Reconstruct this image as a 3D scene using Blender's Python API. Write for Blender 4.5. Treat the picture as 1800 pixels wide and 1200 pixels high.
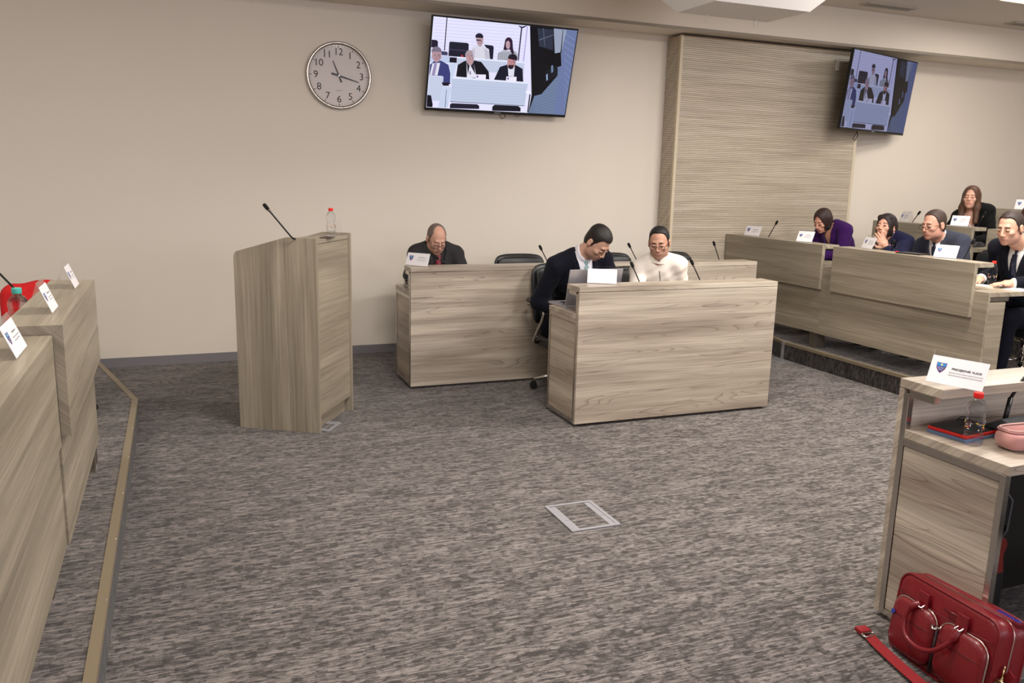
import bpy, bmesh, math, random
import numpy as np
from mathutils import Vector, Matrix
PI = math.pi
random.seed(7)
for o in list(bpy.data.objects): bpy.data.objects.remove(o)
SC = bpy.context.scene
COL = SC.collection

# ---------------------------------------------------------------- camera
cd = bpy.data.cameras.new('camera'); cam = bpy.data.objects.new('camera', cd); COL.objects.link(cam)
cam.matrix_world = Matrix(((0.928, 0.051, -0.369, 0), (-0.372, 0.190, -0.909, 0), (0.024, 0.981, 0.195, 0), (0, 0, 0, 1)))
_yaw, _pit, _rol = 0.3858, 0.1963, 0.0242
_f = Vector((math.sin(_yaw)*math.cos(_pit), math.cos(_yaw)*math.cos(_pit), -math.sin(_pit)))
_r = Vector((math.cos(_yaw), -math.sin(_yaw), 0)); _u = _r.cross(_f)
_R = _r*math.cos(_rol)+_u*math.sin(_rol); _U = -_r*math.sin(_rol)+_u*math.cos(_rol)
m = Matrix((_R, _U, -_f)).transposed().to_4x4(); m.translation = Vector((0, 0, 1.5732))
cam.matrix_world = m
cd.sensor_width = 36; cd.lens = 36*1458.57/1800; cd.clip_start = .05; cd.clip_end = 100
SC.camera = cam

# ---------------------------------------------------------------- world, light, exposure
w = bpy.data.worlds.new('world'); SC.world = w; w.use_nodes = True
w.node_tree.nodes['Background'].inputs[0].default_value = (.9, .93, 1, 1)
w.node_tree.nodes['Background'].inputs[1].default_value = 0.05
vs = SC.view_settings; vs.view_transform = 'Standard'; vs.look = 'None'; vs.gamma = 1; vs.exposure = 0.13; vs.use_curve_mapping = False
PANELS = [  # x0,x1,y0,y1, watts : ceiling light panels
 (4.3, 5.5, 3.4, 4.0, 118), (4.5, 5.7, 1.0, 1.6, 74), (1.1, 2.3, 2.7, 3.3, 84), (-.2, 1.0, .6, 1.2, 24),
 (7.0, 8.2, 5.2, 5.8, 26), (7.0, 8.2, 2.4, 3.0, 38), (-2.4, -1.2, 3.6, 4.2, 34)]
ZC = 3.24
for i, (x0, x1, y0, y1, wt) in enumerate(PANELS):
    ld = bpy.data.lights.new('ceiling_panel_light', 'AREA'); ld.shape = 'RECTANGLE'; ld.size = x1-x0-.06; ld.size_y = y1-y0-.06
    ld.energy = wt; ld.color = (1, .955, .90)
    lo = bpy.data.objects.new('ceiling_panel_light', ld); COL.objects.link(lo); lo.location = ((x0+x1)/2, (y0+y1)/2, ZC-.03)

WINS = [(-1.6, .4), (.9, 2.9), (3.4, 5.4), (5.9, 7.9)]       # windows in the front wall, behind the photographer
for (x0, x1) in WINS:
    ld = bpy.data.lights.new('window_daylight', 'AREA'); ld.shape = 'RECTANGLE'; ld.size = x1-x0-.1; ld.size_y = 1.25
    ld.energy = 34; ld.color = (.90, .90, 1); lo = bpy.data.objects.new('window_daylight', ld); COL.objects.link(lo)
    lo.location = ((x0+x1)/2, -3.33, 2.25); lo.rotation_euler = (PI/2, 0, 0)
# ---------------------------------------------------------------- helpers
def lin(c):
    c = c/255.
    return c/12.92 if c <= .04045 else ((c+.055)/1.055)**2.4
def rgb(r, g, b): return (lin(r), lin(g), lin(b), 1)
def put(o): COL.objects.link(o); return o
def tag(o, label=None, cat=None, group=None, kind=None):
    if label: o['label'] = label
    if cat: o['category'] = cat
    if group: o['group'] = group
    if kind: o['kind'] = kind
    return o
def thing(name, label, cat, loc=(0, 0, 0), rz=0, group=None):
    o = put(bpy.data.objects.new(name, None)); o.location = loc; o.rotation_euler = (0, 0, rz); o.empty_display_size = .1
    return tag(o, label, cat, group)
def kids(o): return [c for c in bpy.data.objects if c.parent == o]
def dup(root, loc, rz=None, label=None, group=None):
    r = put(root.copy()); r.location = loc
    if rz is not None: r.rotation_euler = (0, 0, rz)
    if label: r['label'] = label
    if group: r['group'] = group
    for ch in kids(root):
        c = put(ch.copy()); c.parent = r
        for g in kids(ch):
            d = put(g.copy()); d.parent = c
    return r
class MB:
    def __init__(s): s.v = []; s.f = []; s.m = []; s.s = []
    def add(s, vs_, fs, mi=0, sm=False):
        b = len(s.v); s.v += [tuple(p) for p in vs_]
        for f in fs: s.f.append(tuple(b+i for i in f)); s.m.append(mi); s.s.append(sm)
        return s
    def box(s, x0, x1, y0, y1, z0, z1, mi=0, M=None):
        v = [(x, y, z) for z in (z0, z1) for y in (y0, y1) for x in (x0, x1)]
        if M is not None: v = [tuple(M @ Vector(p)) for p in v]
        return s.add(v, [(0, 2, 3, 1), (4, 5, 7, 6), (0, 1, 5, 4), (2, 6, 7, 3), (0, 4, 6, 2), (1, 3, 7, 5)], mi)
    def cyl(s, a, b, ra, rb=None, n=16, mi=0, cap=True):
        rb = ra if rb is None else rb
        a = Vector(a); b = Vector(b); d = (b-a).normalized(); t = Vector((0, 0, 1)) if abs(d.z) < .9 else Vector((1, 0, 0))
        e = d.cross(t).normalized(); g = d.cross(e)
        v = []
        for c, r in ((a, ra), (b, rb)):
            v += [c+(e*math.cos(2*PI*i/n)+g*math.sin(2*PI*i/n))*r for i in range(n)]
        s.add(v, [(i, (i+1) % n, n+(i+1) % n, n+i) for i in range(n)], mi, True)
        if cap: s.add(v, [tuple(reversed(range(n))), tuple(range(n, 2*n))], mi, False)
        return s
    def tube(s, pts, r, n=8, mi=0, closed=False, flat=None):
        P = [Vector(p) for p in pts]; k = len(P); R = r if isinstance(r, (list, tuple)) else [r]*k
        v = []; ref = None
        for i in range(k):
            if closed: d = P[(i+1) % k]-P[i-1]
            else: d = P[min(i+1, k-1)]-P[max(i-1, 0)]
            d.normalize()
            if ref is None:
                t = Vector((0, 0, 1)) if abs(d.z) < .9 else Vector((1, 0, 0)); ref = d.cross(t).normalized()
            ref = (ref-d*ref.dot(d)).normalized(); g = d.cross(ref)
            q = flat or 1
            v += [P[i]+(ref*math.cos(2*PI*j/n)+g*math.sin(2*PI*j/n)*q)*R[i] for j in range(n)]
        fs = []
        for i in range(k if closed else k-1):
            a = i*n; b = ((i+1) % k)*n
            fs += [(a+j, a+(j+1) % n, b+(j+1) % n, b+j) for j in range(n)]
        s.add(v, fs, mi, True)
        if not closed: s.add(v[:n]+v[-n:], [tuple(reversed(range(n))), tuple(range(n, 2*n))], mi, False)
        return s
    def lathe(s, prof, c=(0, 0, 0), n=24, mi=0, sm=True):
        v = [(c[0]+r*math.cos(2*PI*j/n), c[1]+r*math.sin(2*PI*j/n), c[2]+z) for r, z in prof for j in range(n)]
        fs = [(i*n+j, i*n+(j+1) % n, (i+1)*n+(j+1) % n, (i+1)*n+j) for i in range(len(prof)-1) for j in range(n)]
        s.add(v, fs, mi, sm)
        k = len(prof)-1
        s.add(v[:n]+v[k*n:], [tuple(reversed(range(n))), tuple(range(n, 2*n))], mi, False)
        return s
    def prism(s, poly, h0, h1, ax='z', mi=0, M=None, sm=False):
        n = len(poly)
        def P(a, b, h): return {'z': (a, b, h), 'x': (h, a, b), 'y': (a, h, b)}[ax]
        v = [P(a, b, h0) for a, b in poly]+[P(a, b, h1) for a, b in poly]
        if M is not None: v = [tuple(M @ Vector(p)) for p in v]
        s.add(v, [tuple(reversed(range(n))), tuple(range(n, 2*n))], mi)
        s.add(v, [(i, (i+1) % n, n+(i+1) % n, n+i) for i in range(n)], mi, sm)
        return s
    def sphere(s, c, r, n=16, mi=0, M=None):
        r = (r, r, r) if not isinstance(r, (tuple, list)) else r
        v = []; k = n//2
        for i in range(k+1):
            t = PI*i/k
            for j in range(n):
                p = Vector((r[0]*math.sin(t)*math.cos(2*PI*j/n), r[1]*math.sin(t)*math.sin(2*PI*j/n), r[2]*math.cos(t)))
                if M is not None: p = M @ p
                v.append(p+Vector(c))
        return s.add(v, [(i*n+j, (i+1)*n+j, (i+1)*n+(j+1) % n, i*n+(j+1) % n) for i in range(k) for j in range(n)], mi, True)
    def build(s, name, mats, parent=None, bevel=0, seg=2, loc=None, wn=False):
        me = bpy.data.meshes.new(name); me.from_pydata(s.v, [], s.f)
        for mt in (mats if isinstance(mats, (list, tuple)) else [mats]): me.materials.append(mt)
        me.polygons.foreach_set('material_index', s.m); me.polygons.foreach_set('use_smooth', s.s)
        bm = bmesh.new(); bm.from_mesh(me); bmesh.ops.remove_doubles(bm, verts=bm.verts, dist=1e-5)
        bmesh.ops.recalc_face_normals(bm, faces=bm.faces); bm.to_mesh(me); bm.free()
        o = put(bpy.data.objects.new(name, me))
        if parent: o.parent = parent
        if loc: o.location = loc
        if bevel:
            b = o.modifiers.new('bevel', 'BEVEL'); b.width = bevel; b.segments = seg; b.limit_method = 'ANGLE'; b.angle_limit = .7; b.harden_normals = False
        return o

# ---------------------------------------------------------------- materials
MATS = {}
def mat(name, col=(200, 200, 200), rough=.5, metal=0, spec=.5, emis=None, es=0, trans=0, ior=1.45, coat=0, noise=None, bump=None, sheen=0, alpha=1):
    if name in MATS: return MATS[name]
    m = bpy.data.materials.new(name); m.use_nodes = True; N = m.node_tree.nodes; L = m.node_tree.links; b = N['Principled BSDF']
    b.inputs['Base Color'].default_value = rgb(*col); b.inputs['Roughness'].default_value = rough; b.inputs['Metallic'].default_value = metal
    b.inputs['Specular IOR Level'].default_value = spec; b.inputs['Transmission Weight'].default_value = trans; b.inputs['IOR'].default_value = ior
    b.inputs['Coat Weight'].default_value = coat; b.inputs['Sheen Weight'].default_value = sheen; b.inputs['Alpha'].default_value = alpha
    if emis: b.inputs['Emission Color'].default_value = rgb(*emis); b.inputs['Emission Strength'].default_value = es
    tc = N.new('ShaderNodeTexCoord')
    if noise:   # (scale, amount) colour mottling
        nt = N.new('ShaderNodeTexNoise'); nt.inputs['Scale'].default_value = noise[0]; nt.inputs['Detail'].default_value = 5
        L.new(tc.outputs['Object'], nt.inputs['Vector'])
        mx = N.new('ShaderNodeMix'); mx.data_type = 'RGBA'; mx.blend_type = 'MIX'
        c = rgb(*col); a = noise[1]
        mx.inputs['A'].default_value = tuple(x*(1-a) for x in c[:3])+(1,); mx.inputs['B'].default_value = tuple(min(1, x*(1+a)) for x in c[:3])+(1,)
        L.new(nt.outputs['Fac'], mx.inputs['Factor']); L.new(mx.outputs['Result'], b.inputs['Base Color'])
    if bump:
        nt = N.new('ShaderNodeTexNoise'); nt.inputs['Scale'].default_value = bump[0]; nt.inputs['Detail'].default_value = 4
        L.new(tc.outputs['Object'], nt.inputs['Vector'])
        bp = N.new('ShaderNodeBump'); bp.inputs['Strength'].default_value = bump[1]; bp.inputs['Distance'].default_value = bump[2] if len(bump) > 2 else .005
        L.new(nt.outputs['Fac'], bp.inputs['Height']); L.new(bp.outputs['Normal'], b.inputs['Normal'])
    MATS[name] = m
    return m
def wood(name, axis, light, dark, vein, cath=.5, seed=0, contrast=1.):
    """laminate wood; axis = grain direction in object space"""
    if name in MATS: return MATS[name]
    m = bpy.data.materials.new(name); m.use_nodes = True; N = m.node_tree.nodes; L = m.node_tree.links; b = N['Principled BSDF']
    tc = N.new('ShaderNodeTexCoord'); sp = N.new('ShaderNodeSeparateXYZ'); L.new(tc.outputs['Object'], sp.inputs[0])
    cb = N.new('ShaderNodeCombineXYZ')
    order = {'x': (0, 1, 2), 'y': (1, 0, 2), 'z': (2, 0, 1)}[axis]
    L.new(sp.outputs[order[0]], cb.inputs[0]); ad = N.new('ShaderNodeMath'); ad.operation = 'ADD'
    L.new(sp.outputs[order[1]], ad.inputs[0]); L.new(sp.outputs[order[2]], ad.inputs[1]); L.new(ad.outputs[0], cb.inputs[1])
    def noise(sc, det, scale=1., dist=0, off=0):
        mp = N.new('ShaderNodeMapping'); mp.inputs['Scale'].default_value = sc; mp.inputs['Location'].default_value = (off+seed*3.7, seed*1.3, seed*.7)
        L.new(cb.outputs[0], mp.inputs[0]); t = N.new('ShaderNodeTexNoise'); t.inputs['Scale'].default_value = scale; t.inputs['Detail'].default_value = det
        t.inputs['Distortion'].default_value = dist; L.new(mp.outputs[0], t.inputs['Vector']); return t.outputs['Fac']
    def ramp(src, stops):
        r = N.new('ShaderNodeValToRGB'); e = r.color_ramp.elements
        e[0].position, e[0].color = stops[0][0], stops[0][1]; e[1].position, e[1].color = stops[-1][0], stops[-1][1]
        for p, c in stops[1:-1]: k = e.new(p); k.color = c
        L.new(src, r.inputs[0]); return r.outputs['Color']
    def mix(f, a, bb, mode='MIX'):
        x = N.new('ShaderNodeMix'); x.data_type = 'RGBA'; x.blend_type = mode
        for s_, v in (('Factor', f), ('A', a), ('B', bb)):
            if isinstance(v, (float, int, tuple)): x.inputs[s_].default_value = v
            else: L.new(v, x.inputs[s_])
        return x.outputs['Result']
    G = lambda g: (g, g, g, 1)
    band = noise((.55, 9, 9), 5, 1., .6)
    c = ramp(band, [(.32, rgb(*dark)), (.5, rgb(*[(a+q)/2 for a, q in zip(light, dark)])), (.66, rgb(*light))])
    fine = noise((2.2, 120, 120), 3, 1., .2, 5)
    c = mix(.75*contrast, c, ramp(fine, [(.34, G(.70)), (.60, G(1.0))]), 'MULTIPLY')
    mid_ = noise((.9, 38, 38), 4, 1., .3, 31)
    c = mix(.6*contrast, c, ramp(mid_, [(.36, G(.76)), (.56, G(1.0))]), 'MULTIPLY')
    # cathedral figure : sharp contour lines of a stretched noise field
    cn = noise((.62, 8.5, 8.5), 1.5, 1., .3, 11)
    mt = N.new('ShaderNodeMath'); mt.operation = 'MULTIPLY'; L.new(cn, mt.inputs[0]); mt.inputs[1].default_value = 24
    fr = N.new('ShaderNodeMath'); fr.operation = 'FRACT'; L.new(mt.outputs[0], fr.inputs[0])
    line = ramp(fr.outputs[0], [(0, G(1)), (.1, G(.35)), (.35, G(0)), (1, G(0))])
    mk = ramp(noise((1.1, 9, 9), 2, 1., 0, 23), [(.46, G(0)), (.58, G(1))])
    msk = mix(1., line, mk, 'MULTIPLY')
    sc = N.new('ShaderNodeMath'); sc.operation = 'MULTIPLY'; L.new(msk, sc.inputs[0]); sc.inputs[1].default_value = cath
    c = mix(sc.outputs[0], c, rgb(*vein))
    L.new(c, b.inputs['Base Color']); b.inputs['Roughness'].default_value = .34; b.inputs['Specular IOR Level'].default_value = .5
    bp = N.new('ShaderNodeBump'); bp.inputs['Strength'].default_value = .12; bp.inputs['Distance'].default_value = .001
    L.new(fine, bp.inputs['Height']); L.new(bp.outputs['Normal'], b.inputs['Normal'])
    MATS[name] = m
    return m
OAK = ((203, 190, 172), (157, 142, 127), (104, 87, 74), .85)
ASH = ((176, 164, 144), (142, 131, 113), (116, 105, 88), .22)
oak_x = wood('oak laminate grain along x', 'x', *OAK); oak_y = wood('oak laminate grain along y', 'y', *OAK, seed=2); oak_ys = oak_y
ash_x = wood('ash laminate grain along x', 'x', *ASH, seed=3, contrast=1.); ash_y = wood('ash laminate grain along y', 'y', *ASH, seed=4, contrast=1.); ash_z = wood('ash laminate grain upright', 'z', *ASH, seed=5, contrast=1.)

def carpet(name, axis='x', rise=False, tint=1.):
    m = bpy.data.materials.new(name); m.use_nodes = True; N = m.node_tree.nodes; L = m.node_tree.links; b = N['Principled BSDF']
    tc = N.new('ShaderNodeTexCoord'); sp = N.new('ShaderNodeSeparateXYZ'); L.new(tc.outputs['Object'], sp.inputs[0])
    def M(op, a, bb=None):
        n = N.new('ShaderNodeMath'); n.operation = op
        for i, v in enumerate((a, bb)):
            if v is None: continue
            if isinstance(v, (int, float)): n.inputs[i].default_value = v
            else: L.new(v, n.inputs[i])
        return n.outputs[0]
    if rise: u, v = sp.outputs[2], M('ADD', sp.outputs[1], sp.outputs[0])
    else: u, v = sp.outputs[0], sp.outputs[1]
    def vec(a, bb, c=0.):
        cb = N.new('ShaderNodeCombineXYZ')
        for i, q in enumerate((a, bb, c)):
            if isinstance(q, (int, float)): cb.inputs[i].default_value = q
            else: L.new(q, cb.inputs[i])
        return cb.outputs[0]
    def white(vv):
        n = N.new('ShaderNodeTexWhiteNoise'); n.noise_dimensions = '3D'; L.new(vv, n.inputs['Vector']); return n.outputs['Value']
    def nz(vv, sc, det=2):
        n = N.new('ShaderNodeTexNoise'); n.inputs['Scale'].default_value = sc; n.inputs['Detail'].default_value = det; L.new(vv, n.inputs['Vector']); return n.outputs['Fac']
    row = M('FLOOR', M('MULTIPLY', v, 1/.0062))            # yarn rows
    off = white(vec(row, 3.1, 0))
    su = M('FLOOR', M('ADD', M('MULTIPLY', u, 1/.075), M('MULTIPLY', off, 9.)))
    streak = white(vec(su, row, 1.))
    su2 = M('FLOOR', M('ADD', M('MULTIPLY', u, 1/.022), M('MULTIPLY', off, 5.)))
    streak2 = white(vec(su2, row, 7.))
    r3 = M('FLOOR', M('MULTIPLY', v, 1/.0186)); o3 = white(vec(r3, 9.2, 2.))
    blk = white(vec(M('FLOOR', M('ADD', M('MULTIPLY', u, 1/.036), M('MULTIPLY', o3, 7.))), r3, 4.))
    blk = M('MULTIPLY', M('GREATER_THAN', blk, .84), .28)
    big = nz(vec(M('MULTIPLY', u, 2.2), M('MULTIPLY', v, 7.)), 1.6, 3)
    wv = nz(vec(M('MULTIPLY', u, 9.), M('MULTIPLY', v, 9.)), 1., 2)
    v2 = M('ADD', v, M('MULTIPLY', wv, .012))
    st = nz(vec(M('MULTIPLY', u, 11.), M('MULTIPLY', v2, 165.)), 1., 2)
    bl = nz(vec(M('MULTIPLY', u, 34.), M('MULTIPLY', v2, 62.), 5.), 1., 2)
    bl = M('MULTIPLY', M('MAXIMUM', M('SUBTRACT', bl, .52), 0.), 2.2)
    s = M('ADD', M('MULTIPLY', st, 1.0), M('MULTIPLY', streak2, .24)); s = M('ADD', s, M('MULTIPLY', streak, .32))
    s = M('ADD', s, M('MULTIPLY', M('SUBTRACT', big, .5), .55)); s = M('SUBTRACT', s, M('MULTIPLY', blk, .8)); s = M('SUBTRACT', s, bl); s = M('SUBTRACT', s, .18)
    fz = nz(vec(M('MULTIPLY', u, 300.), M('MULTIPLY', v, 300.)), 1., 1)
    s = M('ADD', s, M('MULTIPLY', M('SUBTRACT', fz, .5), .35))
    r = N.new('ShaderNodeValToRGB'); e = r.color_ramp.elements
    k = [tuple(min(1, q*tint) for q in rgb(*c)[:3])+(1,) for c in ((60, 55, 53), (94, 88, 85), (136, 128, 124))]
    e[0].position = .25; e[0].color = k[0]; e[1].position = .89; e[1].color = k[2]; q = e.new(.55); q.color = k[1]
    L.new(s, r.inputs[0]); L.new(r.outputs['Color'], b.inputs['Base Color'])
    b.inputs['Roughness'].default_value = .95; b.inputs['Specular IOR Level'].default_value = .1; b.inputs['Sheen Weight'].default_value = .15
    bp = N.new('ShaderNodeBump'); bp.inputs['Strength'].default_value = .5; bp.inputs['Distance'].default_value = .003
    L.new(s, bp.inputs['Height']); L.new(bp.outputs['Normal'], b.inputs['Normal'])
    MATS[name] = m
    return m
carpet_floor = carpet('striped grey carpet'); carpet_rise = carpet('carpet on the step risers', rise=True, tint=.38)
paint = mat('cream wall paint', (230, 220, 206), .8, noise=(1.5, .02), bump=(220, .06, .002))
paint_c = mat('ceiling paint', (226, 218, 208), .85)
paint_w = mat('white plasterboard', (232, 228, 224), .75)
base_m = mat('grey skirting', (128, 124, 128), .5)
chrome = mat('chrome', (215, 212, 208), .12, 1.)
steel = mat('brushed steel', (196, 190, 182), .24, 1., noise=(60, .05))
alu = mat('light aluminium', (200, 198, 200), .35, .8)
nosing = mat('bronze nosing strip', (128, 115, 94), .45)
leather = mat('black leather', (26, 27, 28), .42, bump=(160, .25, .002))
plastic = mat('black plastic', (18, 18, 20), .38)
plastic_d = mat('dark grey plastic', (62, 64, 68), .45)
def thin(name, col, refl, tint):
    """thin clear sheet: mostly transmits, reflects by fresnel"""
    m = bpy.data.materials.new(name); m.use_nodes = True; N = m.node_tree.nodes; L = m.node_tree.links; N.remove(N['Principled BSDF'])
    a = N.new('ShaderNodeBsdfTransparent'); a.inputs[0].default_value = (*tint, 1); g = N.new('ShaderNodeBsdfGlossy'); g.inputs['Roughness'].default_value = .05
    g.inputs[0].default_value = (*col, 1)
    lw = N.new('ShaderNodeLayerWeight'); lw.inputs[0].default_value = refl; x = N.new('ShaderNodeMixShader')
    mm = N.new('ShaderNodeMath'); mm.operation = 'MINIMUM'; mm.inputs[1].default_value = .28; L.new(lw.outputs['Fresnel'], mm.inputs[0]); L.new(mm.outputs[0], x.inputs[0]); L.new(a.outputs[0], x.inputs[1]); L.new(g.outputs[0], x.inputs[2]); L.new(x.outputs[0], N['Material Output'].inputs[0])
    return m
acrylic = thin('clear acrylic', (1, 1, 1), .12, (.985, .985, .99)); clearglass = thin('clock glass', (1, 1, 1), .1, (.98, .98, .98))
alu_n = mat('light grey cast metal', (146, 144, 148), .5, .0, noise=(40, .04))
paper = mat('white card', (236, 232, 234), .6)
# ================================================================ the room
X0, X1, Y0, YW = -3.6, 10.6, -3.4, 7.185
PZ = .157                                            # platform rise
def struct(o): o['kind'] = 'structure'; return o
mb = MB(); mb.box(X0-.1, X1+.1, Y0-.1, YW+.1, -.1, 0); struct(mb.build('floor', carpet_floor))
ZCL = 3.255
mb = MB(); mb.box(X0-.1, X1+.1, Y0-.1, YW+.1, ZCL, ZCL+.1); struct(mb.build('ceiling', paint_c))
mb = MB(); mb.box(X0-.1, X1+.1, YW, YW+.1, 0, ZCL); struct(mb.build('wall_back', paint))
mb = MB(); mb.box(X0-.1, X0, Y0, YW, 0, ZCL); struct(mb.build('wall_left', paint))
mb = MB(); mb.box(X1, X1+.1, Y0, YW, 0, ZCL); struct(mb.build('wall_right', paint))
mb = MB(); mb.box(X0-.1, X1+.1, Y0-.1, Y0, 0, 1.6); mb.box(X0-.1, X1+.1, Y0-.1, Y0, 2.9, ZCL)
xs_ = [X0-.1]+[q for w_ in WINS for q in w_]+[X1+.1]
for k in range(0, len(xs_), 2): mb.box(xs_[k], xs_[k+1], Y0-.1, Y0, 1.6, 2.9)
struct(mb.build('wall_front', paint))
sky_m = mat('overcast sky beyond the glass', (20, 20, 20), .5, emis=(225, 224, 255), es=1.6)
for k, (a, b) in enumerate(WINS):
    o = MB().box(a, b, Y0-.075, Y0-.07, 1.6, 2.9).build('window_%d' % (k+1), sky_m); struct(o)
    mb = MB()
    for q in (a, (a+b)/2-.03, b-.06): mb.box(q, q+.06, Y0-.068, Y0+.01, 1.6, 2.9)
    mb.box(a, b, Y0-.068, Y0+.01, 1.6, 1.66); mb.box(a, b, Y0-.068, Y0+.01, 2.84, 2.9); mb.build('window_frame', alu, o, bevel=.003)
# dropped bulkhead along the back wall
mb = MB(); mb.box(X0, X1, 6.75, YW, 2.92, ZCL); struct(mb.build('bulkhead', paint, bevel=.002))
mb = MB(); mb.box(X0, X1, 6.742, 6.75, 2.905, 2.93); struct(mb.build('trim_1', mat('shadow gap profile', (150, 140, 126), .5)))
# carpeted side platforms with chamfered far corners
def platform(name, poly, z0, z1, strip):
    mb = MB(); n = len(poly)
    v = [(x, y, z0) for x, y in poly]+[(x, y, z1) for x, y in poly]
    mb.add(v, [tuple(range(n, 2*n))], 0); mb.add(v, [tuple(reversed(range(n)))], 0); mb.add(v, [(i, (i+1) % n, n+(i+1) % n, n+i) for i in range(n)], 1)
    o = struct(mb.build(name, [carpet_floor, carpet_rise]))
    mb = MB()
    for (a, b) in zip(strip[:-1], strip[1:]):
        a = Vector((*a, z1)); b = Vector((*b, z1)); d = (b-a).normalized(); nn = Vector((-d.y, d.x, 0))
        c = Vector((sum(p[0] for p in poly)/n, sum(p[1] for p in poly)/n, z1))
        if nn.dot(c-a) < 0: nn = -nn
        for lo, hi, za, zb in ((-.004, .03, .0002, .003), (-.0042, -.0002, -.022, .0001)):
            q = [a+nn*lo, b+nn*lo, b+nn*hi, a+nn*hi]
            mb.add([(p.x, p.y, z1+za) for p in q]+[(p.x, p.y, z1+zb) for p in q], [(3, 2, 1, 0), (4, 5, 6, 7), (0, 1, 5, 4), (1, 2, 6, 5), (2, 3, 7, 6), (3, 0, 4, 7)])
    mb.build('nosing', nosing, o)
    mb = MB()
    for (a, b) in zip(strip[:-1], strip[1:]):
        a = Vector((*a, z1)); b = Vector((*b, z1)); L_ = (b-a).length; d = (b-a)/L_; k = .25
        while k < L_:
            p = a+d*k; mb.sphere((p.x, p.y, z1+.002), .0035, 6); k += .5
    s_ = mb.build('nosing_screws', chrome, o); s_['kind'] = 'stuff'
    return o
platform('platform_left', [(X0, Y0), (-.277, Y0), (-.277, 5.49), (-.70, YW), (X0, YW)], 0, PZ, [(-.277, Y0), (-.277, 5.49), (-.70, YW)])
platform('platform_right', [(X1, Y0), (5.08, Y0), (5.08, 5.95), (5.38, YW), (X1, YW)], 0, PZ, [(5.08, Y0), (5.08, 5.95), (5.38, YW)])
platform('platform_right_middle', [(X1, Y0), (6.64, Y0), (6.64, YW), (X1, YW)], PZ, 2*PZ, [(6.64, Y0), (6.64, YW)])
platform('platform_right_top', [(X1, Y0), (8.2, Y0), (8.2, YW), (X1, YW)], 2*PZ, 3*PZ, [(8.2, Y0), (8.2, YW)])
# corner cover of the right step
mb = MB(); mb.box(5.07, 5.10, 5.925, 5.955, 0, PZ+.004); struct(mb.build('trim_2', alu, bevel=.001))
mb = MB(); mb.box(4.90, 5.04, 5.80, 5.93, 0.0, .006); tag(mb.build('cable_cover', alu, bevel=.001), 'flat pale metal cover plate on carpet beside right step corner', 'cover plate')
# skirting
mb = MB(); mb.box(-.66, 4.445, YW-.012, YW, 0, .074); struct(mb.build('baseboard_back', base_m))
mb = MB(); mb.box(X0, -.648, YW-.012, YW, PZ, PZ+.074); mb.box(-.66, -.648, YW-.012, YW, .0, PZ+.074); struct(mb.build('baseboard_left', base_m))
mb = MB(); mb.box(6.66, X1, YW-.012, YW, PZ, PZ*3+.074); struct(mb.build('baseboard_right', base_m))
# slatted timber cladding
CX0, CX1, CYF = 4.445, 6.66, 6.95
slat_m = wood('striped timber slats', 'x', (214, 202, 184), (196, 183, 163), (150, 132, 110), .1, 9)
groove = mat('dark groove backing', (172, 152, 126), .8)
mb = MB(); mb.box(CX0+.006, CX1-.006, CYF+.006, YW, 0, 2.9); o = struct(mb.build('wall_slatted', groove))
mb = MB(); z = .0
while z < 2.88:
    mb.box(CX0+.03, CX1-.03, CYF, CYF+.0125, z, z+.0136); mb.box(CX0, CX0+.0125, CYF+.03, YW, z, z+.0132); z += .0174
s_ = mb.build('slats', slat_m, o); s_['kind'] = 'stuff'
tr = mat('pale timber edge', (208, 194, 168), .5)
mb = MB(); mb.box(CX0-.001, CX0+.03, CYF-.001, CYF+.03, 0, 2.9); mb.build('corner_trim', tr, o, bevel=.001)
mb = MB(); mb.box(CX1-.03, CX1+.001, CYF-.001, YW, 0, 2.9); mb.build('edge_trim', tr, o, bevel=.001)
# ceiling vents and light panels
vent_m = mat('vent metal', (170, 162, 150), .5)
def vent(x0, x1, y0, y1, label):
    t = thing('ceiling_vent', label, 'vent', ((x0+x1)/2, (y0+y1)/2, ZCL)); a = (x1-x0)/2; b = (y1-y0)/2
    mb = MB(); e = .02
    mb.box(-a, a, -b, -b+e, -.012, 0); mb.box(-a, a, b-e, b, -.012, 0); mb.box(-a, -a+e, -b+e, b-e, -.012, 0); mb.box(a-e, a, -b+e, b-e, -.012, 0)
    mb.build('frame', mat('vent frame', (190, 182, 170), .5), t)
    MB().box(-a+e, a-e, -b+e, b-e, -.004, -.001).build('backing', mat('vent dark', (70, 64, 56), .8), t)
    y = -b+e+.006
    while y < b-e-.004:
        MB().box(-a+e, a-e, y, y+.006, -.010, -.004).build('slat', vent_m, t); y += .014
vent(6.13, 6.74, 6.41, 6.55, 'long ceiling air vent nearer the slatted timber wall')
vent(8.10, 8.70, 6.43, 6.57, 'ceiling air vent at the right edge of the view')
diff = mat('lamp diffuser', (255, 250, 235), .5, emis=(255, 238, 205), es=3.0)
fr_m = mat('lamp frame', (225, 222, 215), .5)
LBL = ['above the near edge of the right row', 'above the lower right desk', 'above the open carpet before the lectern', 'above the photographer', 'above the upper right rows',
       'above the third right row towards the front', 'above the left desks']
for i, (x0, x1, y0, y1, wt) in enumerate(PANELS):
    t = thing('ceiling_light', 'square-edged warm white ceiling light panel '+LBL[i], 'ceiling light', ((x0+x1)/2, (y0+y1)/2, ZCL))
    a = (x1-x0)/2; b = (y1-y0)/2; mb = MB(); e = .025
    mb.box(-a, a, -b, -b+e, -.015, 0); mb.box(-a, a, b-e, b, -.015, 0); mb.box(-a, -a+e, -b+e, b-e, -.015, 0); mb.box(a-e, a, -b+e, b-e, -.015, 0)
    mb.build('frame', fr_m, t); MB().box(-a+e, a-e, -b+e, b-e, -.008, -.001).build('diffuser', diff, t)
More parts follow.
